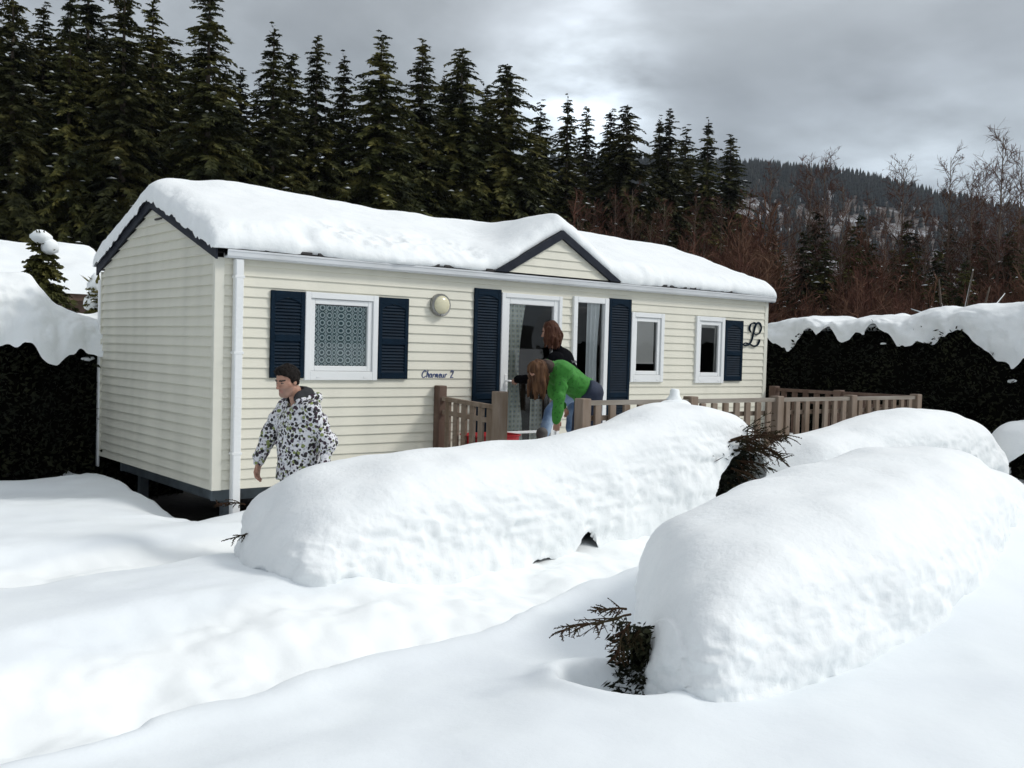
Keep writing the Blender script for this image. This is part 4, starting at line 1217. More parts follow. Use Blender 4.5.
def copy_tree(root, name):
    c = root.copy(); COL.objects.link(c); c.name = name
    for ch in list(root.children):
        d = ch.copy(); COL.objects.link(d); d.parent = c
    return c

def place(root, px, top, D, H, gz=None, wid=1.0, rz=0.0):
    p = at(px, 352, D)
    z = float(ground_z(np.array([p[0]]), np.array([p[1]]))[0]) if gz is None else gz
    tz = at(px, top, D)[2]
    s = (tz - z) / H
    root.location = (p[0], p[1], z); root.scale = (s * wid, s * wid, s); root.rotation_euler = (0, 0, rz)

GS = 'spruces in the dark row behind the caravan'
protos = [make_spruce(301, 15, 3.5, 80, 'spruce_tree', 'spruce', GS, 1.0), make_spruce(302, 15, 3.0, 78, 'spruce_tree', 'spruce', GS, 1.0, pw=.9),
          make_spruce(303, 15, 4.0, 82, 'spruce_tree', 'spruce', GS, 1.05, pw=.72), make_spruce(304, 15, 3.3, 76, 'spruce_tree', 'spruce', GS, 1.0, pw=.85),
          make_spruce(305, 15, 3.8, 82, 'spruce_tree', 'spruce', GS, 1.0, pw=.78)]
# x of the tip, y of the tip, distance, width
row = [(-5, 40, 50, 1.3), (24, 34, 49, 1.3), (54, 40, 48, 1.35), (103, 30, 50, 1.3), (134, 48, 49, 1.3), (163, 40, 50, 1.35), (188, 62, 50, 1.3), (222, 70, 50, 1.3), (252, 96, 51, 1.1), (325, 112, 53, 1.1), (356, 118, 53, 1.1), (470, 128, 57, 1.1), (-62, -20, 37, 1.1), (-25, -45, 39, 1.0), (10, -22, 37, 1.05), (40, 8, 41, .95), (66, -6, 38, .95), (84, -34, 42, 1.0), (120, -26, 38.5, 1.05), (148, 0, 42, .95), (176, 55, 44, .9), (204, -14, 40, 1.1),
       (236, 72, 43, .9), (268, 28, 42, 1.05), (286, 55, 46, .8), (311, 40, 43.5, 1.0), (338, 55, 45, .95), (375, 40, 44.5, 1.15), (396, 108, 48, .9), (416, 44, 46.5, 1.0), (438, 76, 49, .9), (455, 51, 48, 1.0), (481, 88, 51, .9), (500, 67, 48.5, 1.15),
       (534, 106, 54, .9), (561, 98, 54, 1.05), (580, 109, 57, .95), (604, 112, 57, .95), (620, 107, 56, 1.0), (653, 119, 60, 1.0), (662, 112, 59, 1.0), (679, 130, 63, .95), (701, 121, 61, 1.05), (724, 137, 63, 1.1)]
row.sort()
ORD = ['first', 'second', 'third', 'fourth', 'fifth', 'sixth', 'seventh', 'eighth', 'ninth', 'tenth', 'eleventh', 'twelfth', 'thirteenth', 'fourteenth', 'fifteenth', 'sixteenth', 'seventeenth', 'eighteenth', 'nineteenth', 'twentieth',
       'twenty-first', 'twenty-second', 'twenty-third', 'twenty-fourth', 'twenty-fifth', 'twenty-sixth', 'twenty-seventh', 'twenty-eighth', 'twenty-ninth', 'thirtieth', 'thirty-first', 'thirty-second', 'thirty-third', 'thirty-fourth', 'thirty-fifth', 'thirty-sixth', 'thirty-seventh', 'thirty-eighth', 'thirty-ninth', 'fortieth', 'forty-first', 'forty-second', 'forty-third', 'forty-fourth', 'forty-fifth']
used = set()
rr_ = random.Random(99)
order = [0, 2, 4, 1, 3, 0, 2, 1, 3, 4, 1, 0, 3, 2, 1, 4, 3, 1, 0, 3, 1, 2, 3, 0, 1, 3, 4, 3, 0, 1, 2, 4]
vis = 0
for i, (px, ty, D, wd) in enumerate(row):
    k = order[i % len(order)]
    t = protos[k] if k not in used else copy_tree(protos[k], 'spruce_tree')
    used.add(k)
    place(t, px, ty, D, 15.0, wid=wd * 1.08, rz=rr_.random() * 6.28)
    nbr = [row[j][1] for j in (i - 1, i + 1) if 0 <= j < len(row)]
    sz = 'tall' if all(ty < q for q in nbr) else 'shorter' if all(ty > q for q in nbr) else 'dark'
    shape = 'broad' if wd > 1.02 else 'slim' if wd < .94 else 'pointed'
    inview = px > -10
    if inview:
        vis += 1
        t['label'] = '%s %s spruce behind the caravan, %s tip from the left in the row' % (sz, shape, ORD[vis - 1])
    else:
        t['label'] = 'broad spruce %s outside the left edge of the dark row' % ('well' if px < -40 else 'just')

# small spruce behind the hedge and a bit of snow on its tip
def small_spruce(label, loc, H, Rm, seed):
    t = make_spruce(seed, H, Rm, 44, 'young_spruce', label, None, 1.6, snow=0, fine=2.0, tw=.62)
    t.location = loc
    return t
p = at(41, 352, 15.2)
t = small_spruce('young spruce with a tuft of snow on its bent tip behind the left hedge', (p[0], p[1], -.3), 3.30, 1.05, 401)
mb = MB(); blob(mb, (-.04, -.10, 3.26), (.15, .13, .10), 2); blob(mb, (.08, -.12, 3.12), (.13, .12, .13), 4)
mb.build('snow_tuft', M['snow'], t, smooth=True)
p = at(96, 352, 13.9)
t2 = small_spruce('small snow-laden spruce tip showing beside the caravan eave', (p[0], p[1], -.3), 2.55, .5, 402)
mb = MB(); blob(mb, (0.02, 0, 2.48), (.14, .13, .18), 2); blob(mb, (.0, .03, 2.25), (.17, .13, .14), 4); mb.build('snow_tuft', M['snow'], t2, smooth=True)

# ------------------------------------------------------------------ bare birches, brush and dark young conifers
def make_bare(seed, H, name, label, group, spread=.16, lean=.022, trunk='pale_bark', nbr=46, fine=13):
    r = random.Random(seed)
    root = thing(name, label, 'tree', (0, 0, 0), group)
    mt = MB(); mw = MB()
    pts = [(0, 0, -.5)]; x = y = 0
    for i in range(1, 11):
        x += r.gauss(0, lean * H / 16); y += r.gauss(0, lean * H / 16); pts.append((x, y, H * i / 10))
    mt.tube(pts, [H * .0068 * (1 - .93 * i / 10) + .004 for i in range(11)], 6)
    P = np.array(pts)
    def rib(mb, p, q, w):
        d = q - p; s = np.cross(d, (r.gauss(0, 1), r.gauss(0, 1), r.gauss(0, 1))); s = s / (np.linalg.norm(s) + 1e-9) * w
        mb.quad(p - s, p + s, q + s * .5, q - s * .5)
    for b in range(nbr):
        t = .22 + .77 * (b / nbr); i = min(9, int(t * 10)); p = P[i] + (P[i + 1] - P[i]) * (t * 10 - i)
        az = r.random() * 6.28; L = H * spread * (1.15 - t) * r.uniform(.6, 1.3) + H * .035
        up_ = r.uniform(1.0, 2.4)
        d = np.array([math.cos(az), math.sin(az), up_]); d /= np.linalg.norm(d)
        seg = [p]; q = p.copy(); dd = d.copy()
        for k in range(5):
            q = q + dd * L / 5; dd = dd + np.array([r.gauss(0, .13), r.gauss(0, .13), r.gauss(-.03, .12)]); dd /= np.linalg.norm(dd); seg.append(q.copy())
        mt.tube(seg, [.022 * H / 9 * (1 - .8 * k / 5) * (1.1 - t * .6) for k in range(6)], 4, cap=False)
        for f in range(fine):
            u = r.uniform(.15, 1); k = min(4, int(u * 5)); s0 = seg[k] + (seg[k + 1] - seg[k]) * (u * 5 - k)
            v = np.array([r.gauss(0, .6), r.gauss(0, .6), r.gauss(.35, .55)]) + dd * .7; v /= np.linalg.norm(v)
            l2 = L * r.uniform(.18, .42); m_ = s0 + v * l2
            rib(mw, s0, m_, .0080 * H / 9)
            for g_ in range(3):
                v2 = v + np.array([r.gauss(0, .5), r.gauss(0, .5), r.gauss(0, .45)]); v2 /= np.linalg.norm(v2)
                s1 = s0 + v * l2 * r.uniform(.25, 1); rib(mw, s1, s1 + v2 * l2 * r.uniform(.35, .8), .0056 * H / 9)
    mt.build('trunk', M[trunk], root, smooth=True); mw.build('twigs', M['twig'], root)
    return root
GB = 'bare birches at the edge of the wood'
bp = [make_bare(501 + i, 9, 'birch_tree', 'birch', GB, spread=s, nbr=n, fine=f) for i, (s, n, f) in enumerate([(.19, 52, 12), (.22, 56, 11), (.16, 46, 12), (.25, 58, 10)])]
birches = [(590, 205, 50, .9), (612, 196, 49, .9), (628, 190, 50, .9), (660, 205, 53, 1), (690, 200, 53, 1), (716, 205, 55, 1), (742, 196, 52, .9), (764, 172, 54, 1), (785, 190, 47, .9), (803, 165, 55, 1.0), (818, 158, 56, 1.0), (838, 188, 46, .9), (862, 200, 50, 1), (897, 166, 55, 1.1), (922, 205, 47, 1),
           (943, 158, 50, 1.2), (968, 176, 48, 1.1), (976, 168, 54, 1), (994, 138, 46, 1.25), (1014, 158, 49, 1.2), (1042, 150, 46, 1.2), (700, 222, 47, .9), (648, 222, 46, .9), (575, 200, 47, .8), (880, 215, 44, .9), (1030, 190, 42, 1)]
used = set(); birches.sort()
tall_set = {}
for i, (px, ty, D, wd) in enumerate(birches):
    k = (3, 1, 0, 2)[i % 4]
    t = bp[k] if k not in used else copy_tree(bp[k], 'birch_tree')
    used.add(k); place(t, px, ty, D, 9.0, wid=wd, rz=rr_.random() * 6.28)
    where = 'showing above the caravan roof' if px < 775 else 'showing above the hedge beyond the deck'
    t['label'] = '%s bare birch %s, %s from the left there' % ('tall' if ty < 175 else 'low' if ty > 199 else 'slender', where, ORD[sum(1 for b in birches[:i] if (b[0] < 775) == (px < 775))])

GD = 'dark young conifers at the edge of the wood'
dp = [make_spruce(601, 7, 1.5, 40, 'young_conifer', 'x', GD, .8, snow=14), make_spruce(602, 7, 1.8, 42, 'young_conifer', 'x', GD, .85, snow=18)]
con = [(770, 235, 53), (812, 214, 55), (856, 216, 54), (902, 222, 55), (945, 226, 54), (972, 222, 52), (1016, 218, 53), (700, 250, 52), (670, 258, 53), (778, 255, 46), (800, 232, 49), (822, 240, 46), (846, 228, 50), (868, 245, 45), (890, 250, 48), (912, 236, 50), (934, 252, 44), (962, 262, 43), (985, 240, 48), (1005, 232, 46), (1022, 250, 42), (756, 250, 51), (735, 262, 50), (1050, 235, 44)]
con.sort(); used = set()
for i, (px, ty, D) in enumerate(con):
    k = i % 2
    t = dp[k] if k not in used else copy_tree(dp[k], 'young_conifer')
    used.add(k); place(t, px, ty, D, 7.0, wid=1.15, rz=rr_.random() * 6.28)
    t['label'] = 'dark young conifer among bare birches beyond the caravan, %s from the left' % ORD[i]
    t['group'] = GD

# forked bare tree with snow lying in its limbs
p = at(955, 352, 33)
ft = thing('forked_tree', 'bare forked tree with snow lying along its limbs above the hedge', 'tree', (p[0], p[1], -.2))
mb = MB(); sn = MB()
def fk(a): return np.array([p[0], p[1], -.2]) + rt * a[0] + np.array([0, 0, a[1]]) + fw * (a[2] if len(a) > 2 else 0)
limbs = [([(0, -.4), (.02, 1.3), (0, 2.3)], .13), ([(0, 2.2), (-.30, 2.9), (-.45, 3.6, .2), (-.50, 4.4, .3)], .075), ([(0, 2.25), (.35, 2.75), (.75, 3.2, -.2), (.95, 4.1, -.2)], .085), ([(-.25, 2.8), (-.8, 3.2, .3), (-1.3, 3.4, .5)], .05), ([(.05, 2.3), (.12, 3.2, -.3), (.3, 4.6, -.4)], .06), ([(.6, 3.05), (1.2, 3.3, .2), (1.7, 3.9, .3)], .045)]
for L_, r_ in limbs:
    q = [fk(a) for a in L_]; mb.tube(q, [r_ * (1 - .7 * i / (len(q) - 1)) for i in range(len(q))], 7)
    if r_ < .1: sn.tube([a + np.array([0, 0, r_ * .75]) for a in q[:3]], [r_ * .55, r_ * .6, r_ * .2], 6)
mb.build('trunk', M['bark'], ft, smooth=True); sn.build('snow_clumps', M['snow'], ft, smooth=True)

# brown brush filling the edge of the wood
r = random.Random(77); mb = MB()
def ribbon(mb, p, q, w):
    d = q - p; s = np.cross(d, (r.gauss(0, 1), r.gauss(0, 1), .1)); s = s / (np.linalg.norm(s) + 1e-9) * w
    mb.quad(p - s, p + s, q + s * .4, q - s * .4)
# a few stems are drawn, then set out again and again along the wood's edge
stems = []
for _ in range(160):
    q0 = len(mb.v)
    lean = np.array([r.gauss(0, .10), r.gauss(0, .10), 1]); z0 = np.zeros(3)
    ribbon(mb, z0, lean, .0060)
    for k in range(16):
        t = r.uniform(.22, 1); s0 = lean * t; L_ = .32 * (1.2 - t) * r.uniform(.5, 1.3)
        v = np.array([r.gauss(0, .6), r.gauss(0, .6), r.uniform(.4, 1.4)]); v /= np.linalg.norm(v); e_ = s0 + v * L_
        ribbon(mb, s0, e_, .0042)
        for g_ in range(3):
            v2 = v + np.array([r.gauss(0, .5), r.gauss(0, .5), r.gauss(0, .4)]); s1 = s0 + v * L_ * r.uniform(.2, .95); ribbon(mb, s1, s1 + v2 * L_ * .45, .0032)
    stems.append(np.array(mb.v[q0:]))
allv = []
for _ in range(10000):
    px = r.uniform(470, 1120) if _ < 8200 else r.uniform(740, 1120); D = r.uniform(38, 58)
    base = at(px, 352, D); base[2] = -.4
    hmax = (6.2 if px < 560 else 8.0 if px < 760 else 6.8) * D / 50 * (.78 + .14 * math.sin(px * .045) + .10 * math.sin(px * .11 + 1))
    h = hmax * r.uniform(.40, 1.0) * (1.22 if r.random() < .12 else 1)
    q = stems[r.randrange(len(stems))]; an = r.random() * 6.283; c, sn_ = math.cos(an), math.sin(an)
    allv.append(np.stack([q[:, 0] * c - q[:, 1] * sn_, q[:, 0] * sn_ + q[:, 1] * c, q[:, 2]], -1) * h + base)
allv = np.concatenate(allv)
tag(np_mesh('undergrowth', allv, np.arange(len(allv)).reshape(-1, 4), M['brush'], smooth=False), 'brown leafless brush along the edge of the wood', None, None, 'stuff')

# ------------------------------------------------------------------ far wooded hill
HD = 1100.0
ridge = [(-700, 205), (300, 175), (560, 164), (650, 166), (745, 172), (800, 176), (850, 183), (900, 193), (950, 203), (1024, 219), (1120, 240), (1500, 290), (2200, 330)]
def hill_top(px): return np.interp(px, [q[0] for q in ridge], [q[1] for q in ridge])
nh, nr = 150, 40
V = []; pxs = np.linspace(-900, 2100, nh)
for px in pxs:
    d = fw + rt * (px - 512) / F_PX; d[2] = 0; dn = np.linalg.norm(d)
    for j in range(nr):
        t = j / (nr - 1)
        D = 330 + (HD - 330) * min(t / .86, 1) + (500 * (t - .86) / .14 if t > .86 else 0)
        topz = at(px, hill_top(px), HD)[2]
        s = min(t / .86, 1)
        z = -2 + (topz + 2 - 6) * (.25 * s + .75 * s * s * (3 - 2 * s)) - (60 * (t - .86) / .14 if t > .86 else 0)
        q = CAM + d * D
        z += 5 * float(vnoise(np.array([q[0] * .012]), np.array([q[1] * .012]), seed=3)[0]) * min(1, t * 3)
        V.append((q[0], q[1], z))
V = np.array(V)
tag(np_mesh('wooded_hill', V, grid_faces(nh, nr, flip=True), M['far_ground']), 'snowy wooded hillside far behind', None, None, 'structure')
VG = V.reshape(nh, nr, 3)
r = random.Random(12); vv = []; ff = []
def hillpt(fi, fj):
    i = int(fi); j = int(fj); a, b = fi - i, fj - j
    return (VG[i, j] * (1 - a) + VG[i + 1, j] * a) * (1 - b) + (VG[i, j + 1] * (1 - a) + VG[i + 1, j + 1] * a) * b
def cone(p, h, w):
    n = 6
    for (z0, z1, ww) in ((0.05, .62, 1.0), (.32, .85, .72), (.6, 1.0, .45)):
        b = len(vv); ph = r.random() * 6
        for k in range(n):
            a = ph + 2 * math.pi * k / n; q = w * ww * (1 if k % 2 else .7)
            vv.append((p[0] + math.cos(a) * q, p[1] + math.sin(a) * q, p[2] + h * z0))
        vv.append((p[0], p[1], p[2] + h * z1))
        for k in range(n): ff.append((b + k, b + (k + 1) % n, b + n))
i0 = (480 + 900) / 3000 * (nh - 1); i1 = (1750 + 900) / 3000 * (nh - 1)
for _ in range(13500):
    fi = r.uniform(i0, i1); fj = (nr - 1) * (.30 + .565 * r.random() ** .75)
    p = hillpt(fi, fj)
    cl = float(vnoise(np.array([p[0] * .010]), np.array([p[1] * .010]), seed=8)[0])
    if cl > .28 and r.random() < .78: continue
    h = r.uniform(8, 15); cone(p, h, h * .22)
for _ in range(900):
    fi = r.uniform(i0, i1); p = hillpt(fi, (nr - 1) * r.uniform(.845, .865)); h = r.uniform(9, 17); cone(p, h, h * .20)
tag(np_mesh('hill_forest', vv, ff, M['far_tree'], smooth=False), 'far-off conifer forest on the hillside', None, None, 'stuff')
# low wooded rise on the other side of the valley, behind the photographer
V = []
nh2 = 90
for i in range(nh2):
    a = R(120) + R(260) * i / (nh2 - 1)
    hh_ = 11 + 5 * float(vnoise(np.array([i * .35]), np.array([0.0]), seed=4)[0])
    for D, z in ((230, -3), (300, hh_ * .55), (380, hh_), (520, hh_ * .6)):
        V.append((CAM[0] + math.sin(a) * D, CAM[1] + math.cos(a) * D, z))
tag(np_mesh('opposite_hill', V, grid_faces(nh2, 4), M['dark_hill']), 'dark wooded rise across the valley', None, None, 'structure')

# ------------------------------------------------------------------ neighbouring cabin
cb_ = thing('neighbour_cabin', 'neighbouring cabin with a snow-covered roof behind the left hedge', 'cabin', (-3, 15, 0))
mb = MB(); mb.box(-9, 13.0, -.5, 2.9, 17, 2.4); mb.build('wall', M['dark_wood'], cb_)
mb = MB()
ye, ym, yk, ze, zr_ = 12.7, 15.1, 17.5, 2.42, 3.30
mb.quad((-9.4, ye, ze), (3.3, ye, ze), (3.3, ym, zr_), (-9.4, ym, zr_)); mb.quad((-9.4, ym, zr_), (3.3, ym, zr_), (3.3, yk, ze), (-9.4, yk, ze))
mb.box(-9.4, ye - .03, ze - .16, 3.3, ye, ze - .01)
mb.tri((3.25, ye, ze), (3.25, yk, ze), (3.25, ym, zr_)); mb.box(3.2, 13.2, -.5, 3.22, 17, 2.2)
mb.build('roof', M['dark_wood'], cb_)
nx, ny = 120, 40
xx = np.linspace(-9.5, 3.4, nx); yy = np.linspace(ye - .1, yk + .1, ny)
A, B = np.meshgrid(xx, yy, indexing='ij')
bz = zr_ - (zr_ - ze) / (ym - ye) * np.abs(B - ym)
ee = edge(A - A.min(), .35) * edge(A.max() - A, .35) * edge(B - B.min(), .35) * edge(B.max() - B, .35)
Z = bz + np.maximum(.01, .36 * ee * (1 + .15 * fbm(A * 1.2, B * 1.2, seed=44, octv=3)))
np_mesh('roof_snow', np.stack([A, B, Z], -1).reshape(-1, 3), grid_faces(nx, ny), M['snow'], cb_)

# ------------------------------------------------------------------ people
class Field:
    "signed distance field on a grid, turned into one continuous surface"
    def __init__(self, lo, hi, h):
        self.lo = np.array(lo, float); self.h = h
        self.n = np.ceil((np.array(hi) - self.lo) / h).astype(int) + 1
        self.D = np.full(self.n, 0.5, np.float32)
    def _sub(self, lo, hi):
        a = np.maximum(np.floor((np.array(lo) - self.lo) / self.h).astype(int), 0)
        b = np.minimum(np.ceil((np.array(hi) - self.lo) / self.h).astype(int) + 1, self.n)
        sl = tuple(slice(i, max(j, i)) for i, j in zip(a, b))
        ax = [self.lo[k] + self.h * np.arange(a[k], max(b[k], a[k])) for k in range(3)]
        return sl, np.meshgrid(*ax, indexing='ij')
    def _put(self, sl, d, k, op='add'):
        D = self.D[sl]
        if D.size == 0: return
        if op == 'add':
            if k > 0:
                hh = np.clip(.5 + .5 * (D - d) / k, 0, 1); D[...] = D * (1 - hh) + d * hh - k * hh * (1 - hh)
            else: D[...] = np.minimum(D, d)
        else:
            if k > 0:
                d = -d; hh = np.clip(.5 + .5 * (d - D) / k, 0, 1); D[...] = D * (1 - hh) + d * hh + k * hh * (1 - hh)
            else: D[...] = np.maximum(D, -d)
    def cone(self, a, b, r0, r1, k=.02, op='add'):
        a = np.array(a, float); b = np.array(b, float); m_ = max(r0, r1) + k + 3 * self.h + .03
        sl, (x, y, z) = self._sub(np.minimum(a, b) - m_, np.maximum(a, b) + m_)
        ab = b - a; t = np.clip(((x - a[0]) * ab[0] + (y - a[1]) * ab[1] + (z - a[2]) * ab[2]) / (ab @ ab + 1e-9), 0, 1)
        d = np.sqrt((x - a[0] - t * ab[0]) ** 2 + (y - a[1] - t * ab[1]) ** 2 + (z - a[2] - t * ab[2]) ** 2) - (r0 + (r1 - r0) * t)
        self._put(sl, d.astype(np.float32), k, op)
    def ell(self, c, r, B=None, k=.02, op='add'):
        c = np.array(c, float); r = np.array(r, float); m_ = r.max() + k + 3 * self.h + .03
        sl, (x, y, z) = self._sub(c - m_, c + m_)
        B = np.eye(3) if B is None else B
        X = [(x - c[0]) * B[i][0] + (y - c[1]) * B[i][1] + (z - c[2]) * B[i][2] for i in range(3)]
        k0 = np.sqrt(sum((X[i] / r[i]) ** 2 for i in range(3))); k1 = np.sqrt(sum((X[i] / r[i] ** 2) ** 2 for i in range(3))) + 1e-6
        self._put(sl, (k0 * (k0 - 1) / k1).astype(np.float32), k, op)
    def chain(self, pts, rad, k=.02):
        for i in range(len(pts) - 1): self.cone(pts[i], pts[i + 1], rad[i], rad[i + 1], k)
    def plane(self, p, n_, k=0.0):
        "cut away the side the normal points to"
        ax = [self.lo[i] + self.h * np.arange(self.n[i]) for i in range(3)]
        x, y, z = np.meshgrid(*ax, indexing='ij')
        d = (x - p[0]) * n_[0] + (y - p[1]) * n_[1] + (z - p[2]) * n_[2]
        self._put(tuple(slice(0, q) for q in self.n), (-d).astype(np.float32), k, 'sub')
    def noise(self, amp, f, seed=0, octv=2, st=(1, 1, 1)):
        near = np.abs(self.D) < .06
        i, j, k = np.nonzero(near)
        x = self.lo[0] + self.h * i; y = self.lo[1] + self.h * j; z = self.lo[2] + self.h * k
        self.D[near] += (amp * fbm(x * f * st[0], y * f * st[1], z * f * st[2], seed, octv)).astype(np.float32)
    def mesh(self):
        D = self.D; s = D < 0
        nx, ny, nz = D.shape
        c = np.zeros((nx - 1, ny - 1, nz - 1), np.int8)
        for i in (0, 1):
            for j in (0, 1):
                for k in (0, 1): c += s[i:nx - 1 + i, j:ny - 1 + j, k:nz - 1 + k]
        mk = (c > 0) & (c < 8)
        I, J, K = np.nonzero(mk)
        idx = np.full(mk.shape, -1, np.int64); idx[I, J, K] = np.arange(len(I))
        acc = np.zeros((len(I), 3)); cnt = np.zeros(len(I))
        for ax in range(3):
            o = [a for a in range(3) if a != ax]
            for p in (0, 1):
                for q in (0, 1):
                    b0 = [0, 0, 0]; b0[o[0]] = p; b0[o[1]] = q; b1 = list(b0); b1[ax] = 1
                    d0 = D[I + b0[0], J + b0[1], K + b0[2]]; d1 = D[I + b1[0], J + b1[1], K + b1[2]]
                    cr = (d0 < 0) != (d1 < 0)
                    t = np.where(cr, d0 / np.where(cr, d0 - d1, 1), 0)
                    pos = np.array(b0)[None] + 0.0 * acc; pos[:, ax] = t
                    acc += pos * cr[:, None]; cnt += cr
        V = self.lo + self.h * (np.stack([I, J, K], -1) + acc / np.maximum(cnt, 1)[:, None])
        F = []
        for ax in range(3):
            o = [(ax + 1) % 3, (ax + 2) % 3]
            sl0 = [slice(0, q) for q in D.shape]; sl1 = list(sl0); sl0[ax] = slice(0, D.shape[ax] - 1); sl1[ax] = slice(1, None)
            ch = s[tuple(sl0)] != s[tuple(sl1)]
            P = np.array(np.nonzero(ch))
            ok = (P[o[0]] > 0) & (P[o[1]] > 0) & (P[o[0]] < D.shape[o[0]] - 1) & (P[o[1]] < D.shape[o[1]] - 1); P = P[:, ok]
            ins = s[P[0], P[1], P[2]]
            q = []
            for du, dv in ((-1, -1), (0, -1), (0, 0), (-1, 0)):
                Q = P.copy(); Q[o[0]] += du; Q[o[1]] += dv; q.append(idx[Q[0], Q[1], Q[2]])
            q = np.stack(q, -1); q[~ins] = q[~ins][:, ::-1]; F.append(q)
        F = np.concatenate(F); F = F[(F >= 0).all(1)]
        return V, F

class Body:
    "local axes: f forward, l to the figure's left, u up; origin on the ground"
    def __init__(self, origin, facing, scale=1.0):
        f = np.array([facing[0], facing[1], 0.0]); f /= np.linalg.norm(f)
        self.f = f; self.l = np.array([-f[1], f[0], 0]); self.u = np.array([0, 0, 1.0]); self.o = np.array(origin, float); self.s = scale
    def P(self, f, l, u): return self.o + self.s * (self.f * f + self.l * l + self.u * u)

def basis(fwd, upv):
    f = np.array(fwd, float); f /= np.linalg.norm(f); l = np.cross(upv, f); l /= np.linalg.norm(l); u = np.cross(f, l)
    return f, l, u

def head(F, c, f, l, u, s=1.0):
    "skull, face, ears; c is the middle of the skull"
    B = np.array([f, l, u]); p = lambda a, b, d: np.array(c) + s * (f * a + l * b + u * d)
    F.ell(p(-.010, 0, .030), np.array([.098, .076, .098]) * s, B, .015)
    F.ell(p(.030, 0, -.040), np.array([.062, .060, .080]) * s, B, .03)
    F.cone(p(.068, -.012, -.100), p(.068, .012, -.100), .023 * s, .023 * s, .025)
    for b in (-1, 1):
        F.cone(p(.00, .052 * b, -.065), p(.055, .026 * b, -.098), .020 * s, .020 * s, .03)      # jaw
        F.cone(p(.062, .040 * b, -.020), p(.040, .058 * b, -.016), .020 * s, .018 * s, .02)     # cheekbone
        F.ell(p(.098, .031 * b, .004), np.array([.016, .017, .010]) * s, B, .012, 'sub')
        F.ell(p(.076, .031 * b, .003), np.array([.013, .014, .011]) * s, B, .003)
        F.cone(p(.086, .014 * b, .022), p(.078, .046 * b, .024), .010 * s, .008 * s, .012)      # brow
        F.ell(p(-.008, .077 * b, -.008), np.array([.020, .009, .032]) * s, B, .006)             # ear
    F.cone(p(.090, 0, .012), p(.112, 0, -.030), .008 * s, .013 * s, .010)
    for b in (-1, 1): F.ell(p(.100, .011 * b, -.033), np.array([.010, .008, .008]) * s, B, .006)
    F.ell(p(.088, 0, -.060), np.array([.012, .024, .007]) * s, B, .006); F.ell(p(.085, 0, -.072), np.array([.012, .020, .008]) * s, B, .006)
    F.cone(p(.100, -.020, -.066), p(.100, .020, -.066), .002, .002, .004, 'sub')

def hand(F, wr, d, palm, side, s=1.0, curl=.5):
    """wr wrist, d along the hand, palm = the way the palm faces, side = +1 if the thumb lies along cross(d, palm)"""
    d = np.array(d, float); d /= np.linalg.norm(d); pn = np.array(palm, float); pn -= d * (pn @ d); pn /= np.linalg.norm(pn)
    t = np.cross(d, pn) * side
    q = lambda a, b, c: np.array(wr) + s * (d * a + t * b + pn * c)
    F.cone(q(-.02, 0, 0), q(.02, 0, 0), .026 * s, .026 * s, .015)
    for b in (-.024, -.008, .008, .024): F.cone(q(.015, b * .7, 0), q(.085, b * 1.15, 0), .015 * s, .0125 * s, .010)
    for b, L in ((.027, .072), (.009, .082), (-.010, .076), (-.028, .058)):
        a0 = curl * .55; a1 = curl * 1.3
        p0 = q(.085, b * 1.1, 0)
        p1 = p0 + s * L * .5 * (d * math.cos(a0) + pn * math.sin(a0)); p2 = p1 + s * L * .5 * (d * math.cos(a1) + pn * math.sin(a1))
        F.cone(p0, p1, .0100 * s, .0090 * s, .003); F.cone(p1, p2, .0090 * s, .0070 * s, .003)
    F.cone(q(.015, .022, .004), q(.045, .046, .016), .0135 * s, .0115 * s, .008); F.cone(q(.045, .046, .016), q(.082, .050, .026), .0110 * s, .0085 * s, .003)

def field_for(pts, pad, h):
    P = np.array(pts); return Field(P.min(0) - pad, P.max(0) + pad, h)

def cloth(name, F, mt, parent, mi=None):
    V, Fc = F.mesh()
    return np_mesh(name, V, Fc, mt, parent)

M['skin'] = mat('skin', (0.42, 0.235, 0.165), 0.5, var=((0.36, 0.18, 0.125), 14, 0.4, 0.7), sss=0.05)
M['stubble'] = mat('stubble', (0.30, 0.175, 0.13), 0.6)
M['lips'] = mat('lips', (0.33, 0.155, 0.12), 0.5)
M['eye'] = mat('eye', (0.05, 0.035, 0.03), 0.25)
M['brow'] = mat('brow', (0.022, 0.014, 0.010), 0.8)
M['hair_dark'] = mat('dark_hair', (0.006, 0.0045, 0.004), 0.7, var=((0.014, 0.010, 0.008), 40, 0.4, 0.7), bump=(55, .6, .01), spec=.12)
M['hair_red'] = mat('auburn_hair', (0.085, 0.036, 0.020), 0.6, var=((0.040, 0.012, 0.006), 26, 0.35, 0.65), bump=(60, .8, .012), stretch=(1, 1, .22), spec=.15)
M['hair_brown'] = mat('light_brown_hair', (0.125, 0.062, 0.030), 0.6, var=((0.045, 0.020, 0.010), 26, 0.35, 0.65), bump=(60, .8, .012), stretch=(1, 1, .22), spec=.15)
M['black'] = mat('black_fleece', (0.0045, 0.0045, 0.006), 0.95, bump=(40, .3, .006), spec=.05)
M['grey_lining'] = mat('grey_lining', (0.045, 0.045, 0.048), 0.9, bump=(40, .3, .006), spec=.1)
M['denim_pale'] = mat('faded_denim', (0.085, 0.15, 0.27), 0.8, var=((0.30, 0.39, 0.50), 5.0, 0.42, 0.68), bump=(30, .3, .006))
M['denim_dark'] = mat('dark_denim', (0.012, 0.019, 0.042), 0.8, var=((0.025, 0.035, 0.07), 6, 0.4, 0.7), bump=(30, .3, .006))
M['trousers'] = mat('dark_trousers', (0.02, 0.02, 0.024), 0.8)
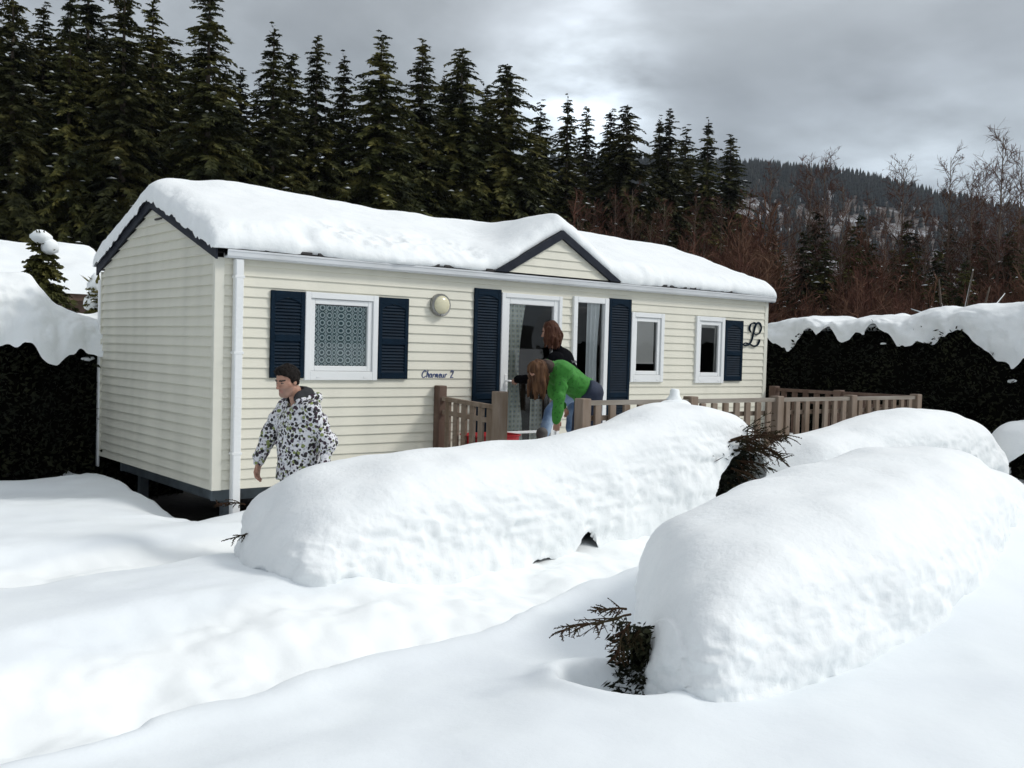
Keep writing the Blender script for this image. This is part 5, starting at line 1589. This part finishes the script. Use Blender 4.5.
M['boot'] = mat('grey_boot', (0.05, 0.047, 0.045), 0.7, var=((0.10, 0.09, 0.085), 9, 0.4, 0.7))
M['green'] = mat('green_jacket', (0.034, 0.21, 0.022), 0.8, var=((0.012, 0.085, 0.010), 42, 0.56, 0.70), bump=(26, .35, .01))

def spotted():
    mt = bpy.data.materials.new('spotted_jacket'); mt.use_nodes = True
    nt = mt.node_tree; N = nt.nodes; L = nt.links; b = N['Principled BSDF']
    tc = N.new('ShaderNodeTexCoord'); prev = None
    base = N.new('ShaderNodeRGB'); base.outputs[0].default_value = (0.68, 0.68, 0.70, 1); prev = base.outputs[0]
    nz = N.new('ShaderNodeTexNoise'); nz.inputs['Scale'].default_value = 45
    L.new(tc.outputs['Object'], nz.inputs['Vector'])
    wv = N.new('ShaderNodeVectorMath'); wv.operation = 'SCALE'; wv.inputs[3].default_value = .012; L.new(nz.outputs['Color'], wv.inputs[0])
    ad = N.new('ShaderNodeVectorMath'); ad.operation = 'ADD'; L.new(tc.outputs['Object'], ad.inputs[0]); L.new(wv.outputs[0], ad.inputs[1])
    for sc, rad, off, ramp in ((46, .46, 0.0, [(0, (.40, .40, .44)), (.45, (.24, .27, .14)), (.62, (.030, .018, .030))]), (30, .47, 3.7, [(0, (.008, .006, .008)), (.48, (.030, .010, .024)), (.68, (.20, .24, .075)), (.86, (.66, .66, .68))])):
        o = N.new('ShaderNodeVectorMath'); o.operation = 'ADD'; o.inputs[1].default_value = (off, off * .7, off * 1.3); L.new(ad.outputs[0], o.inputs[0])
        v = N.new('ShaderNodeTexVoronoi'); v.inputs['Scale'].default_value = sc; L.new(o.outputs[0], v.inputs['Vector'])
        lt = N.new('ShaderNodeMath'); lt.operation = 'LESS_THAN'; lt.inputs[1].default_value = rad; L.new(v.outputs['Distance'], lt.inputs[0])
        sx = N.new('ShaderNodeSeparateColor'); L.new(v.outputs['Color'], sx.inputs[0])
        cr = N.new('ShaderNodeValToRGB'); cr.color_ramp.interpolation = 'CONSTANT'
        e = cr.color_ramp.elements; e[0].position = 0; e[0].color = (*ramp[0][1], 1); e[1].position = ramp[1][0]; e[1].color = (*ramp[1][1], 1)
        for p_, c_ in ramp[2:]:
            k_ = e.new(p_); k_.color = (*c_, 1)
        L.new(sx.outputs[0], cr.inputs[0])
        mx = N.new('ShaderNodeMix'); mx.data_type = 'RGBA'; L.new(lt.outputs[0], mx.inputs[0]); L.new(prev, mx.inputs[6]); L.new(cr.outputs[0], mx.inputs[7]); prev = mx.outputs[2]
    L.new(prev, b.inputs['Base Color']); b.inputs['Roughness'].default_value = .6
    return mt
M['spotted'] = spotted()

def body_mesh(F, label, hc, hb, s):
    "skin mesh, with lips, brows, eyes and stubble picked out on the face"
    V, Fc = F.mesh()
    c = V[Fc].mean(1) - np.array(hc); f, l, u = hb
    a, b, d = (c @ f) / s, (c @ l) / s, (c @ u) / s
    mi = np.zeros(len(Fc), np.int32)
    inh = (np.abs(a) < .16) & (np.abs(b) < .11) & (np.abs(d) < .16)
    mi[inh & (a > .02) & (d < -.042) & (d > -.13)] = 1
    mi[inh & (a > .080) & (np.abs(b) < .025) & (d < -.053) & (d > -.080)] = 2
    for sd in (-1, 1):
        mi[inh & (a > .06) & (((b - .031 * sd) / .0125) ** 2 + ((d - .003) / .0065) ** 2 < 1)] = 3
        mi[inh & (a > .05) & (np.abs(b * sd - .031) < .022) & (np.abs(d - .025 + .10 * np.abs(b * sd - .026) * (b * sd > .03)) < .0065)] = 4
    o = np_mesh('person', V, Fc, [M['skin'], M['stubble'] if s > .98 else M['skin'], M['lips'], M['eye'], M['brow']], None, mi=mi)
    return tag(o, label, 'person')

# ---------------- the man in the spotted jacket
pm = at(299, 420, 8.25)
B = Body((pm[0], pm[1], -.475), (-.975, -.12)); P = B.P
hf, hl, hu = basis(B.f * .94 + B.l * .10 - B.u * .26, B.u)
hc = P(.11, -.01, 1.640)
sh = {-1: P(.01, -.170, 1.420), 1: P(-.01, .170, 1.420)}
el = {-1: P(.10, -.285, 1.185), 1: P(-.11, .255, 1.145)}
wr = {-1: P(.19, -.270, .975), 1: P(-.02, .300, .895)}
F = Field(P(0, 0, .9) - [.62, .62, .93], P(0, 0, .9) + [.62, .62, .93], .0065)
F.ell(P(0, 0, 1.22), (.11, .15, .24), np.array([B.f, B.l, B.u]), .05); F.ell(P(0, 0, .95), (.10, .14, .14), np.array([B.f, B.l, B.u]), .06)
F.cone(P(0, 0, 1.40), P(.05, 0, 1.56), .056, .054, .03)
head(F, hc, hf, hl, hu, 1.0)
for s_ in (-1, 1):
    F.chain([sh[s_], el[s_], wr[s_]], [.050, .038, .026], .03)
    F.cone(P(0, .09 * s_, .90), P(.07 * s_, .10 * s_, .48), .080, .052, .04); F.cone(P(.07 * s_, .10 * s_, .48), P(-.02 + .06 * s_, .10 * s_, .09), .050, .034, .02)
    F.cone(P(-.05 + .06 * s_, .10 * s_, .05), P(.14 + .06 * s_, .11 * s_, .04), .038, .032, .03)
dirh = wr[-1] - el[-1]
hand(F, wr[-1] + dirh / np.linalg.norm(dirh) * .02, dirh + B.u * -.12, B.l * .9 - B.f * .5, 1, 1.05, .75)
dirh = wr[1] - el[1]; hand(F, wr[1] + dirh / np.linalg.norm(dirh) * .02, dirh, -B.l, -1, 1.0, .6)
man = body_mesh(F, 'man in white jacket with dark and olive spots walking beside the caravan', hc, (hf, hl, hu), 1.0)
# jacket
F = Field(P(0, 0, 1.12) - [.60, .60, .52], P(0, 0, 1.12) + [.60, .60, .52], .0085)
bb = np.array([B.f, B.l, B.u])
F.ell(P(-.005, 0, 1.27), (.140, .180, .22), bb, .06); F.cone(P(0, -.045, 1.20), P(.0, -.05, .80), .135, .145, .06); F.cone(P(0, .045, 1.20), P(.0, .05, .80), .135, .145, .06)
F.cone(P(0, -.10, 1.43), P(0, .10, 1.43), .068, .068, .05)
for s_ in (-1, 1): F.chain([sh[s_], el[s_], wr[s_]], [.080, .068, .050], .035)
for s_ in (-1, 1):
    dd = (wr[s_] - el[s_]) / np.linalg.norm(wr[s_] - el[s_]); F.cone(wr[s_] - dd * .012, wr[s_] + dd * .006, .052, .046, .006)
F.cone(P(-.02, 0, 1.44), P(-.02, 0, 1.50), .098, .088, .03)
F.cone(P(-.11, -.075, 1.50), P(-.11, .075, 1.50), .055, .055, .04); F.cone(P(-.06, -.10, 1.52), P(.05, -.085, 1.48), .035, .028, .03); F.cone(P(-.06, .10, 1.52), P(.05, .085, 1.48), .035, .028, .03)
F.noise(.016, 7.0, 5, 3, (1, 1, 1.8)); F.noise(.006, 22, 6, 2)
F.plane(P(0, 0, .83), -B.u, .01)
F.cone(P(.06, 0, 1.62), P(.03, 0, 1.44), .088, .062, .01, 'sub')
cloth('jacket', F, M['spotted'], man)
F = field_for([P(0, 0, 1.42), P(0, 0, 1.60)], .2, .0075)
F.cone(P(-.035, -.04, 1.525), P(-.035, .04, 1.525), .070, .070, .03); F.cone(P(.03, -.04, 1.50), P(.03, .04, 1.50), .062, .062, .03)
F.cone(P(.04, 0, 1.66), P(.04, 0, 1.44), .062, .06, .005, 'sub')
F.noise(.006, 18, 3, 2)
cloth('hood_lining', F, M['grey_lining'], man)
F = Field(P(0, 0, .45) - [.40, .40, .47], P(0, 0, .45) + [.40, .40, .50], .010)
for s_ in (-1, 1):
    F.cone(P(0, .085 * s_, .88), P(.07 * s_, .10 * s_, .48), .112, .080, .04); F.cone(P(.07 * s_, .10 * s_, .48), P(-.02 + .06 * s_, .10 * s_, .10), .078, .066, .03)
F.noise(.008, 9, 8, 2); cloth('trousers', F, M['trousers'], man)
for s_ in (-1, 1):
    F = field_for([P(0, .1 * s_, .05)], .3, .010); F.cone(P(-.05 + .06 * s_, .10 * s_, .06), P(.16 + .06 * s_, .11 * s_, .05), .055, .045, .03); F.cone(P(-.04 + .06 * s_, .10 * s_, .06), P(-.03 + .06 * s_, .10 * s_, .17), .055, .058, .03)
    cloth('boot', F, M['boot'], man)
F = field_for([hc], .17, .0055)
q = lambda a, b, d: hc + hf * a + hl * b + hu * d
F.ell(q(-.010, 0, .034), (.106, .085, .107), np.array([hf, hl, hu]), .01)
F.plane(q(.080, 0, .066), -(hu * .84 - hf * .54), .004)
F.ell(q(.035, 0, .098), (.055, .058, .026), np.array([hf, hl, hu]), .02)
for b in (-1, 1):
    F.cone(q(.022, .072 * b, .04), q(.014, .074 * b, -.014), .013, .007, .01); F.cone(q(-.02, .070 * b, .02), q(-.045, .066 * b, -.03), .022, .016, .02)
F.cone(q(.068, -.036, .090), q(.070, .036, .090), .020, .020, .015)
F.noise(.006, 30, 7, 3); cloth('hair', F, M['hair_dark'], man)

# ---------------- the woman in black at the door
B = Body((4.05, -.64, .12), (-.45, .90), .985); P = B.P
bb = np.array([B.f, B.l, B.u])
hcz = np.array([3.845, -.58, 1.685])
hf, hl, hu = basis(B.f * 1.0 + B.l * .05 - B.u * .22, B.u)
hc = hcz
chest = np.array([4.02, -.62, 1.33]); pel = np.array([4.17, -.66, .99])
ax = (chest - pel); ax /= np.linalg.norm(ax)
sL = chest + B.l * .165 + ax * .06; sR = chest - B.l * .165 + ax * .06
eL = np.array([3.70, -.43, 1.13]); wL = np.array([3.66, -.20, 1.115])
hL = np.array([3.70, -.115, 1.10])
eR = sR + np.array([.08, -.02, -.27]); wR = eR + np.array([-.10, .10, -.18])
F = Field((3.25, -1.25, .05), (4.65, .02, 1.92), .0065)
F.cone(pel, chest, .10, .115, .05); F.cone(chest + ax * .1, hc + np.array([.02, 0, -.06]), .05, .045, .03)
head(F, hc, hf, hl, hu, .93)
F.chain([sL, eL, wL], [.045, .034, .024], .03); F.chain([sR, eR, wR], [.045, .034, .024], .03)
hand(F, wL, hL - wL, np.array([.3, .1, -1.0]), -1, .9, 1.15)
hand(F, wR, wR - eR, B.l, 1, .9, .6)
hipL = pel + B.l * .085; hipR = pel - B.l * .085
kL = np.array([3.86, -.62, .74]); aL = np.array([3.66, -.70, .42]); kR = np.array([4.22, -.62, .55]); aR = np.array([4.30, -.70, .20])
for hp, kn, an in ((hipL, kL, aL), (hipR, kR, aR)): F.chain([hp, kn, an], [.075, .05, .035], .03); F.cone(an + np.array([0, 0, -.04]), an + B.f * .15 + np.array([0, 0, -.055]), .035, .03, .02)
w1 = body_mesh(F, 'woman in black top and faded jeans standing with a hand on the door handle', hc, (hf, hl, hu), .93)
F = Field((3.4, -1.1, .80), (4.65, -.05, 1.65), .0085)
F.cone(pel + ax * .02, chest, .150, .140, .06); F.cone(sL - ax * .02, sR - ax * .02, .085, .085, .05); F.ell(chest, (.11, .165, .17), bb, .05)
F.chain([sL, eL, wL - (wL - eL) * .1], [.072, .056, .042], .035); F.chain([sR, eR, wR], [.072, .056, .042], .035)
F.cone(chest + ax * .13, chest + ax * .19, .07, .06, .03); F.noise(.008, 9, 11, 3)
F.plane(pel - ax * .07, -ax, .01)
jk = cloth('top', F, M['black'], w1)
F = Field((3.4, -1.1, .02), (4.65, -.30, 1.15), .009)
F.cone(hipL, hipR, .118, .118, .05); F.cone(hipL - B.f * .03, hipR - B.f * .03, .115, .115, .05)
for hp, kn, an in ((hipL, kL, aL), (hipR, kR, aR)): F.chain([hp, kn, an], [.108, .078, .060], .03)
F.noise(.007, 11, 12, 3); F.plane(pel + ax * .10, ax, .01); cloth('jeans', F, M['denim_pale'], w1)
for an in (aL, aR):
    F = field_for([an], .32, .009); F.cone(an + np.array([0, 0, -.05]) - B.f * .03, an + B.f * .17 + np.array([0, 0, -.06]), .052, .042, .03); F.cone(an + np.array([0, 0, -.04]), an + np.array([0, 0, .09]), .055, .068, .02)
    cloth('boot', F, M['boot'], w1)
F = Field(hc - [.26, .26, .42], hc + [.26, .26, .22], .0065)
q = lambda a, b, d: hc + .93 * (hf * a + hl * b + hu * d)
F.ell(q(-.022, 0, .035), (.103, .086, .100), np.array([hf, hl, hu]), .01)
F.plane(q(.050, 0, .040), hf * .9 - hu * .45, .01)
r = random.Random(5)
for k in range(30):
    a = R(70) + R(220) * k / 29; b0 = q(.075 * math.cos(a) - .03, .080 * math.sin(a), .02)
    L_ = r.uniform(.15, .235); out = np.array([0, 0, 0]) + (hf * math.cos(a) + hl * math.sin(a)) * r.uniform(.012, .045)
    m_ = b0 + out + np.array([0, 0, -L_ * .55]); e_ = m_ + out * r.uniform(-.6, .9) + np.array([0, 0, -L_ * .5])
    F.chain([b0, m_, e_], [.032, .023, .006], .010)
F.noise(.010, 30, 14, 3, (1, 1, .22)); cloth('hair', F, M['hair_red'], w1)
# pale printed mark on the back of the top (too small to read in the photograph)
mb = MB()
cb2 = chest + ax * .015 - B.f * .158 - B.l * .02
for k in range(9):
    t = (k - 4) * .017; z0 = -.012 if k not in (0, 3, 6) else -.018; z1 = .012 + (.008 if k in (0, 5) else 0)
    a_ = cb2 - B.l * t + ax * z0 + B.f * (.012 * (k - 4) ** 2 / 16); b_ = cb2 - B.l * (t + .006) + ax * z1 + B.f * (.012 * (k - 4) ** 2 / 16)
    mb.tube([a_, b_], .0042, 5)
M['print'] = mat('pale_print', (.16, .16, .17), .8)
mb.build('back_print', M['print'], w1)

# ---------------- the woman in green bending down
B = Body((3.70, -1.50, .14), (-.95, .22), .97); P = B.P
OFF = np.array([-.14, 0, .03])
bb = np.array([B.f, B.l, B.u])
pel = np.array([3.74, -1.52, .985]) + OFF; chest = np.array([3.385, -1.47, 1.19]) + OFF; nk = np.array([3.215, -1.45, 1.25]) + OFF
ax = (chest - pel); ax /= np.linalg.norm(ax); dn = np.cross(B.l, ax); dn = dn if dn[2] < 0 else -dn
sL = chest + ax * .09 + B.l * .155; sR = chest + ax * .09 - B.l * .155
hc = np.array([3.075, -1.46, 1.215]) + OFF; hf, hl, hu = basis(B.f * .35 - B.u * .95, ax + B.u * .1)
eN = sL + np.array([-.06, -.02, -.27]); wN = eN + np.array([-.02, .0, -.245])           # her left arm (near the viewer)
eF = sR + np.array([.14, .04, -.27]); wF = eF + np.array([.10, -.02, -.13])
F = Field((2.65, -1.95, .05), (4.05, -1.05, 1.42), .0065)
F.cone(pel, chest, .105, .11, .05); F.cone(chest + ax * .1, hc + hu * -.06, .05, .046, .03)
head(F, hc, hf, hl, hu, .92)
F.chain([sL, eN, wN], [.045, .034, .024], .03); F.chain([sR, eF, wF], [.045, .034, .024], .03)
hand(F, wN, np.array([.02, 0, -1]), -B.f * .4 - B.l, 1, .92, .8); hand(F, wF, wF - eF + np.array([.05, 0, -.05]), np.array([-.5, 0, -.8]), 1, .92, 1.0)
hipL = pel + B.l * .085; hipR = pel - B.l * .085
legs = []
for hp, kn, an in ((hipL, np.array([3.64, -1.62, .56]), np.array([3.72, -1.62, .21])), (hipR, np.array([3.56, -1.42, .57]), np.array([3.64, -1.40, .21]))):
    legs.append((hp, kn, an)); F.chain([hp, kn, an], [.075, .05, .035], .03); F.cone(an + np.array([0, 0, -.04]), an + B.f * .15 + np.array([0, 0, -.05]), .035, .03, .02)
w2 = body_mesh(F, 'woman in bright green jacket bending down with one arm reaching to the snow', hc, (hf, hl, hu), .92)
F = Field((2.7, -1.95, .5), (4.05, -1.05, 1.45), .0085)
F.cone(pel + ax * .03, chest, .142, .140, .06); F.cone(sL - ax * .03, sR - ax * .03, .09, .09, .05); F.ell(chest, (.17, .165, .12), np.array([ax, B.l, -dn]), .05)
F.chain([sL, eN, wN], [.080, .062, .046], .035); F.chain([sR, eF, wF], [.078, .060, .044], .035)
F.cone(nk - ax * .02, nk + ax * .03, .082, .070, .03)
F.noise(.016, 8.5, 21, 3); F.plane(pel - ax * .06, -ax, .01)
cloth('jacket', F, M['green'], w2)
F = field_for([nk], .17, .0075); F.cone(nk + ax * .03 + B.l * .03, nk + ax * .03 - B.l * .03, .078, .078, .02); F.noise(.008, 16, 22, 2); cloth('scarf', F, M['hair_brown'] if False else mat('brown_scarf', (.045, .030, .024), .9), w2)
F = Field((3.2, -2.0, .1), (4.1, -1.1, 1.2), .009)
F.cone(hipL, hipR, .122, .122, .05); F.cone(hipL + ax * .05, hipR + ax * .05, .115, .115, .05)
for hp, kn, an in legs: F.chain([hp, kn, an], [.105, .072, .056], .03)
F.noise(.006, 11, 23, 3); F.plane(pel + ax * .12, ax, .01); cloth('jeans', F, M['denim_dark'], w2)
for _, _, an in legs:
    F = field_for([an], .3, .009); F.cone(an + np.array([0, 0, -.04]) - B.f * .03, an + B.f * .16 + np.array([0, 0, -.05]), .05, .042, .03); F.cone(an + np.array([0, 0, -.03]), an + np.array([0, 0, .10]), .053, .062, .02)
    cloth('boot', F, M['boot'], w2)
F = Field(hc - [.30, .26, .42], hc + [.28, .26, .22], .0065)
q = lambda a, b, d: hc + .92 * (hf * a + hl * b + hu * d)
F.ell(q(-.014, 0, .024), (.108, .098, .108), np.array([hf, hl, hu]), .01)
F.plane(q(.055, 0, .02), hf, .02)
r = random.Random(6)
for k in range(36):
    a = R(15) + R(330) * k / 35
    b0 = q(.0 + .085 * math.cos(a) * .9, .082 * math.sin(a), -.01 + .05 * r.random())
    L_ = r.uniform(.15, .26); out = (hl * math.sin(a)) * r.uniform(.0, .03) + B.f * r.gauss(.0, .03)
    m_ = b0 + out + np.array([0, 0, -L_ * .5]); e_ = m_ + out * r.uniform(-.5, .9) + np.array([0, 0, -L_ * .5])
    F.chain([b0, m_, e_], [.034, .024, .006], .010)
F.noise(.010, 30, 24, 3, (1, 1, .22)); cloth('hair', F, M['hair_brown'], w2)

# ------------------------------------------------------------------ thin winter haze
mb = MB(); mb.box(-1700, -1700, -80, 1900, 1900, 330)
hz = bpy.data.materials.new('haze_air'); hz.use_nodes = True
nt = hz.node_tree; nt.nodes.remove(nt.nodes['Principled BSDF'])
pv = nt.nodes.new('ShaderNodeVolumePrincipled'); pv.inputs['Color'].default_value = (.78, .86, 1.0, 1); pv.inputs['Density'].default_value = 0.00011; pv.inputs['Anisotropy'].default_value = 0.2
nt.links.new(pv.outputs[0], nt.nodes['Material Output'].inputs['Volume'])
tag(mb.build('haze', hz), 'thin bluish winter haze', None, None, 'stuff')
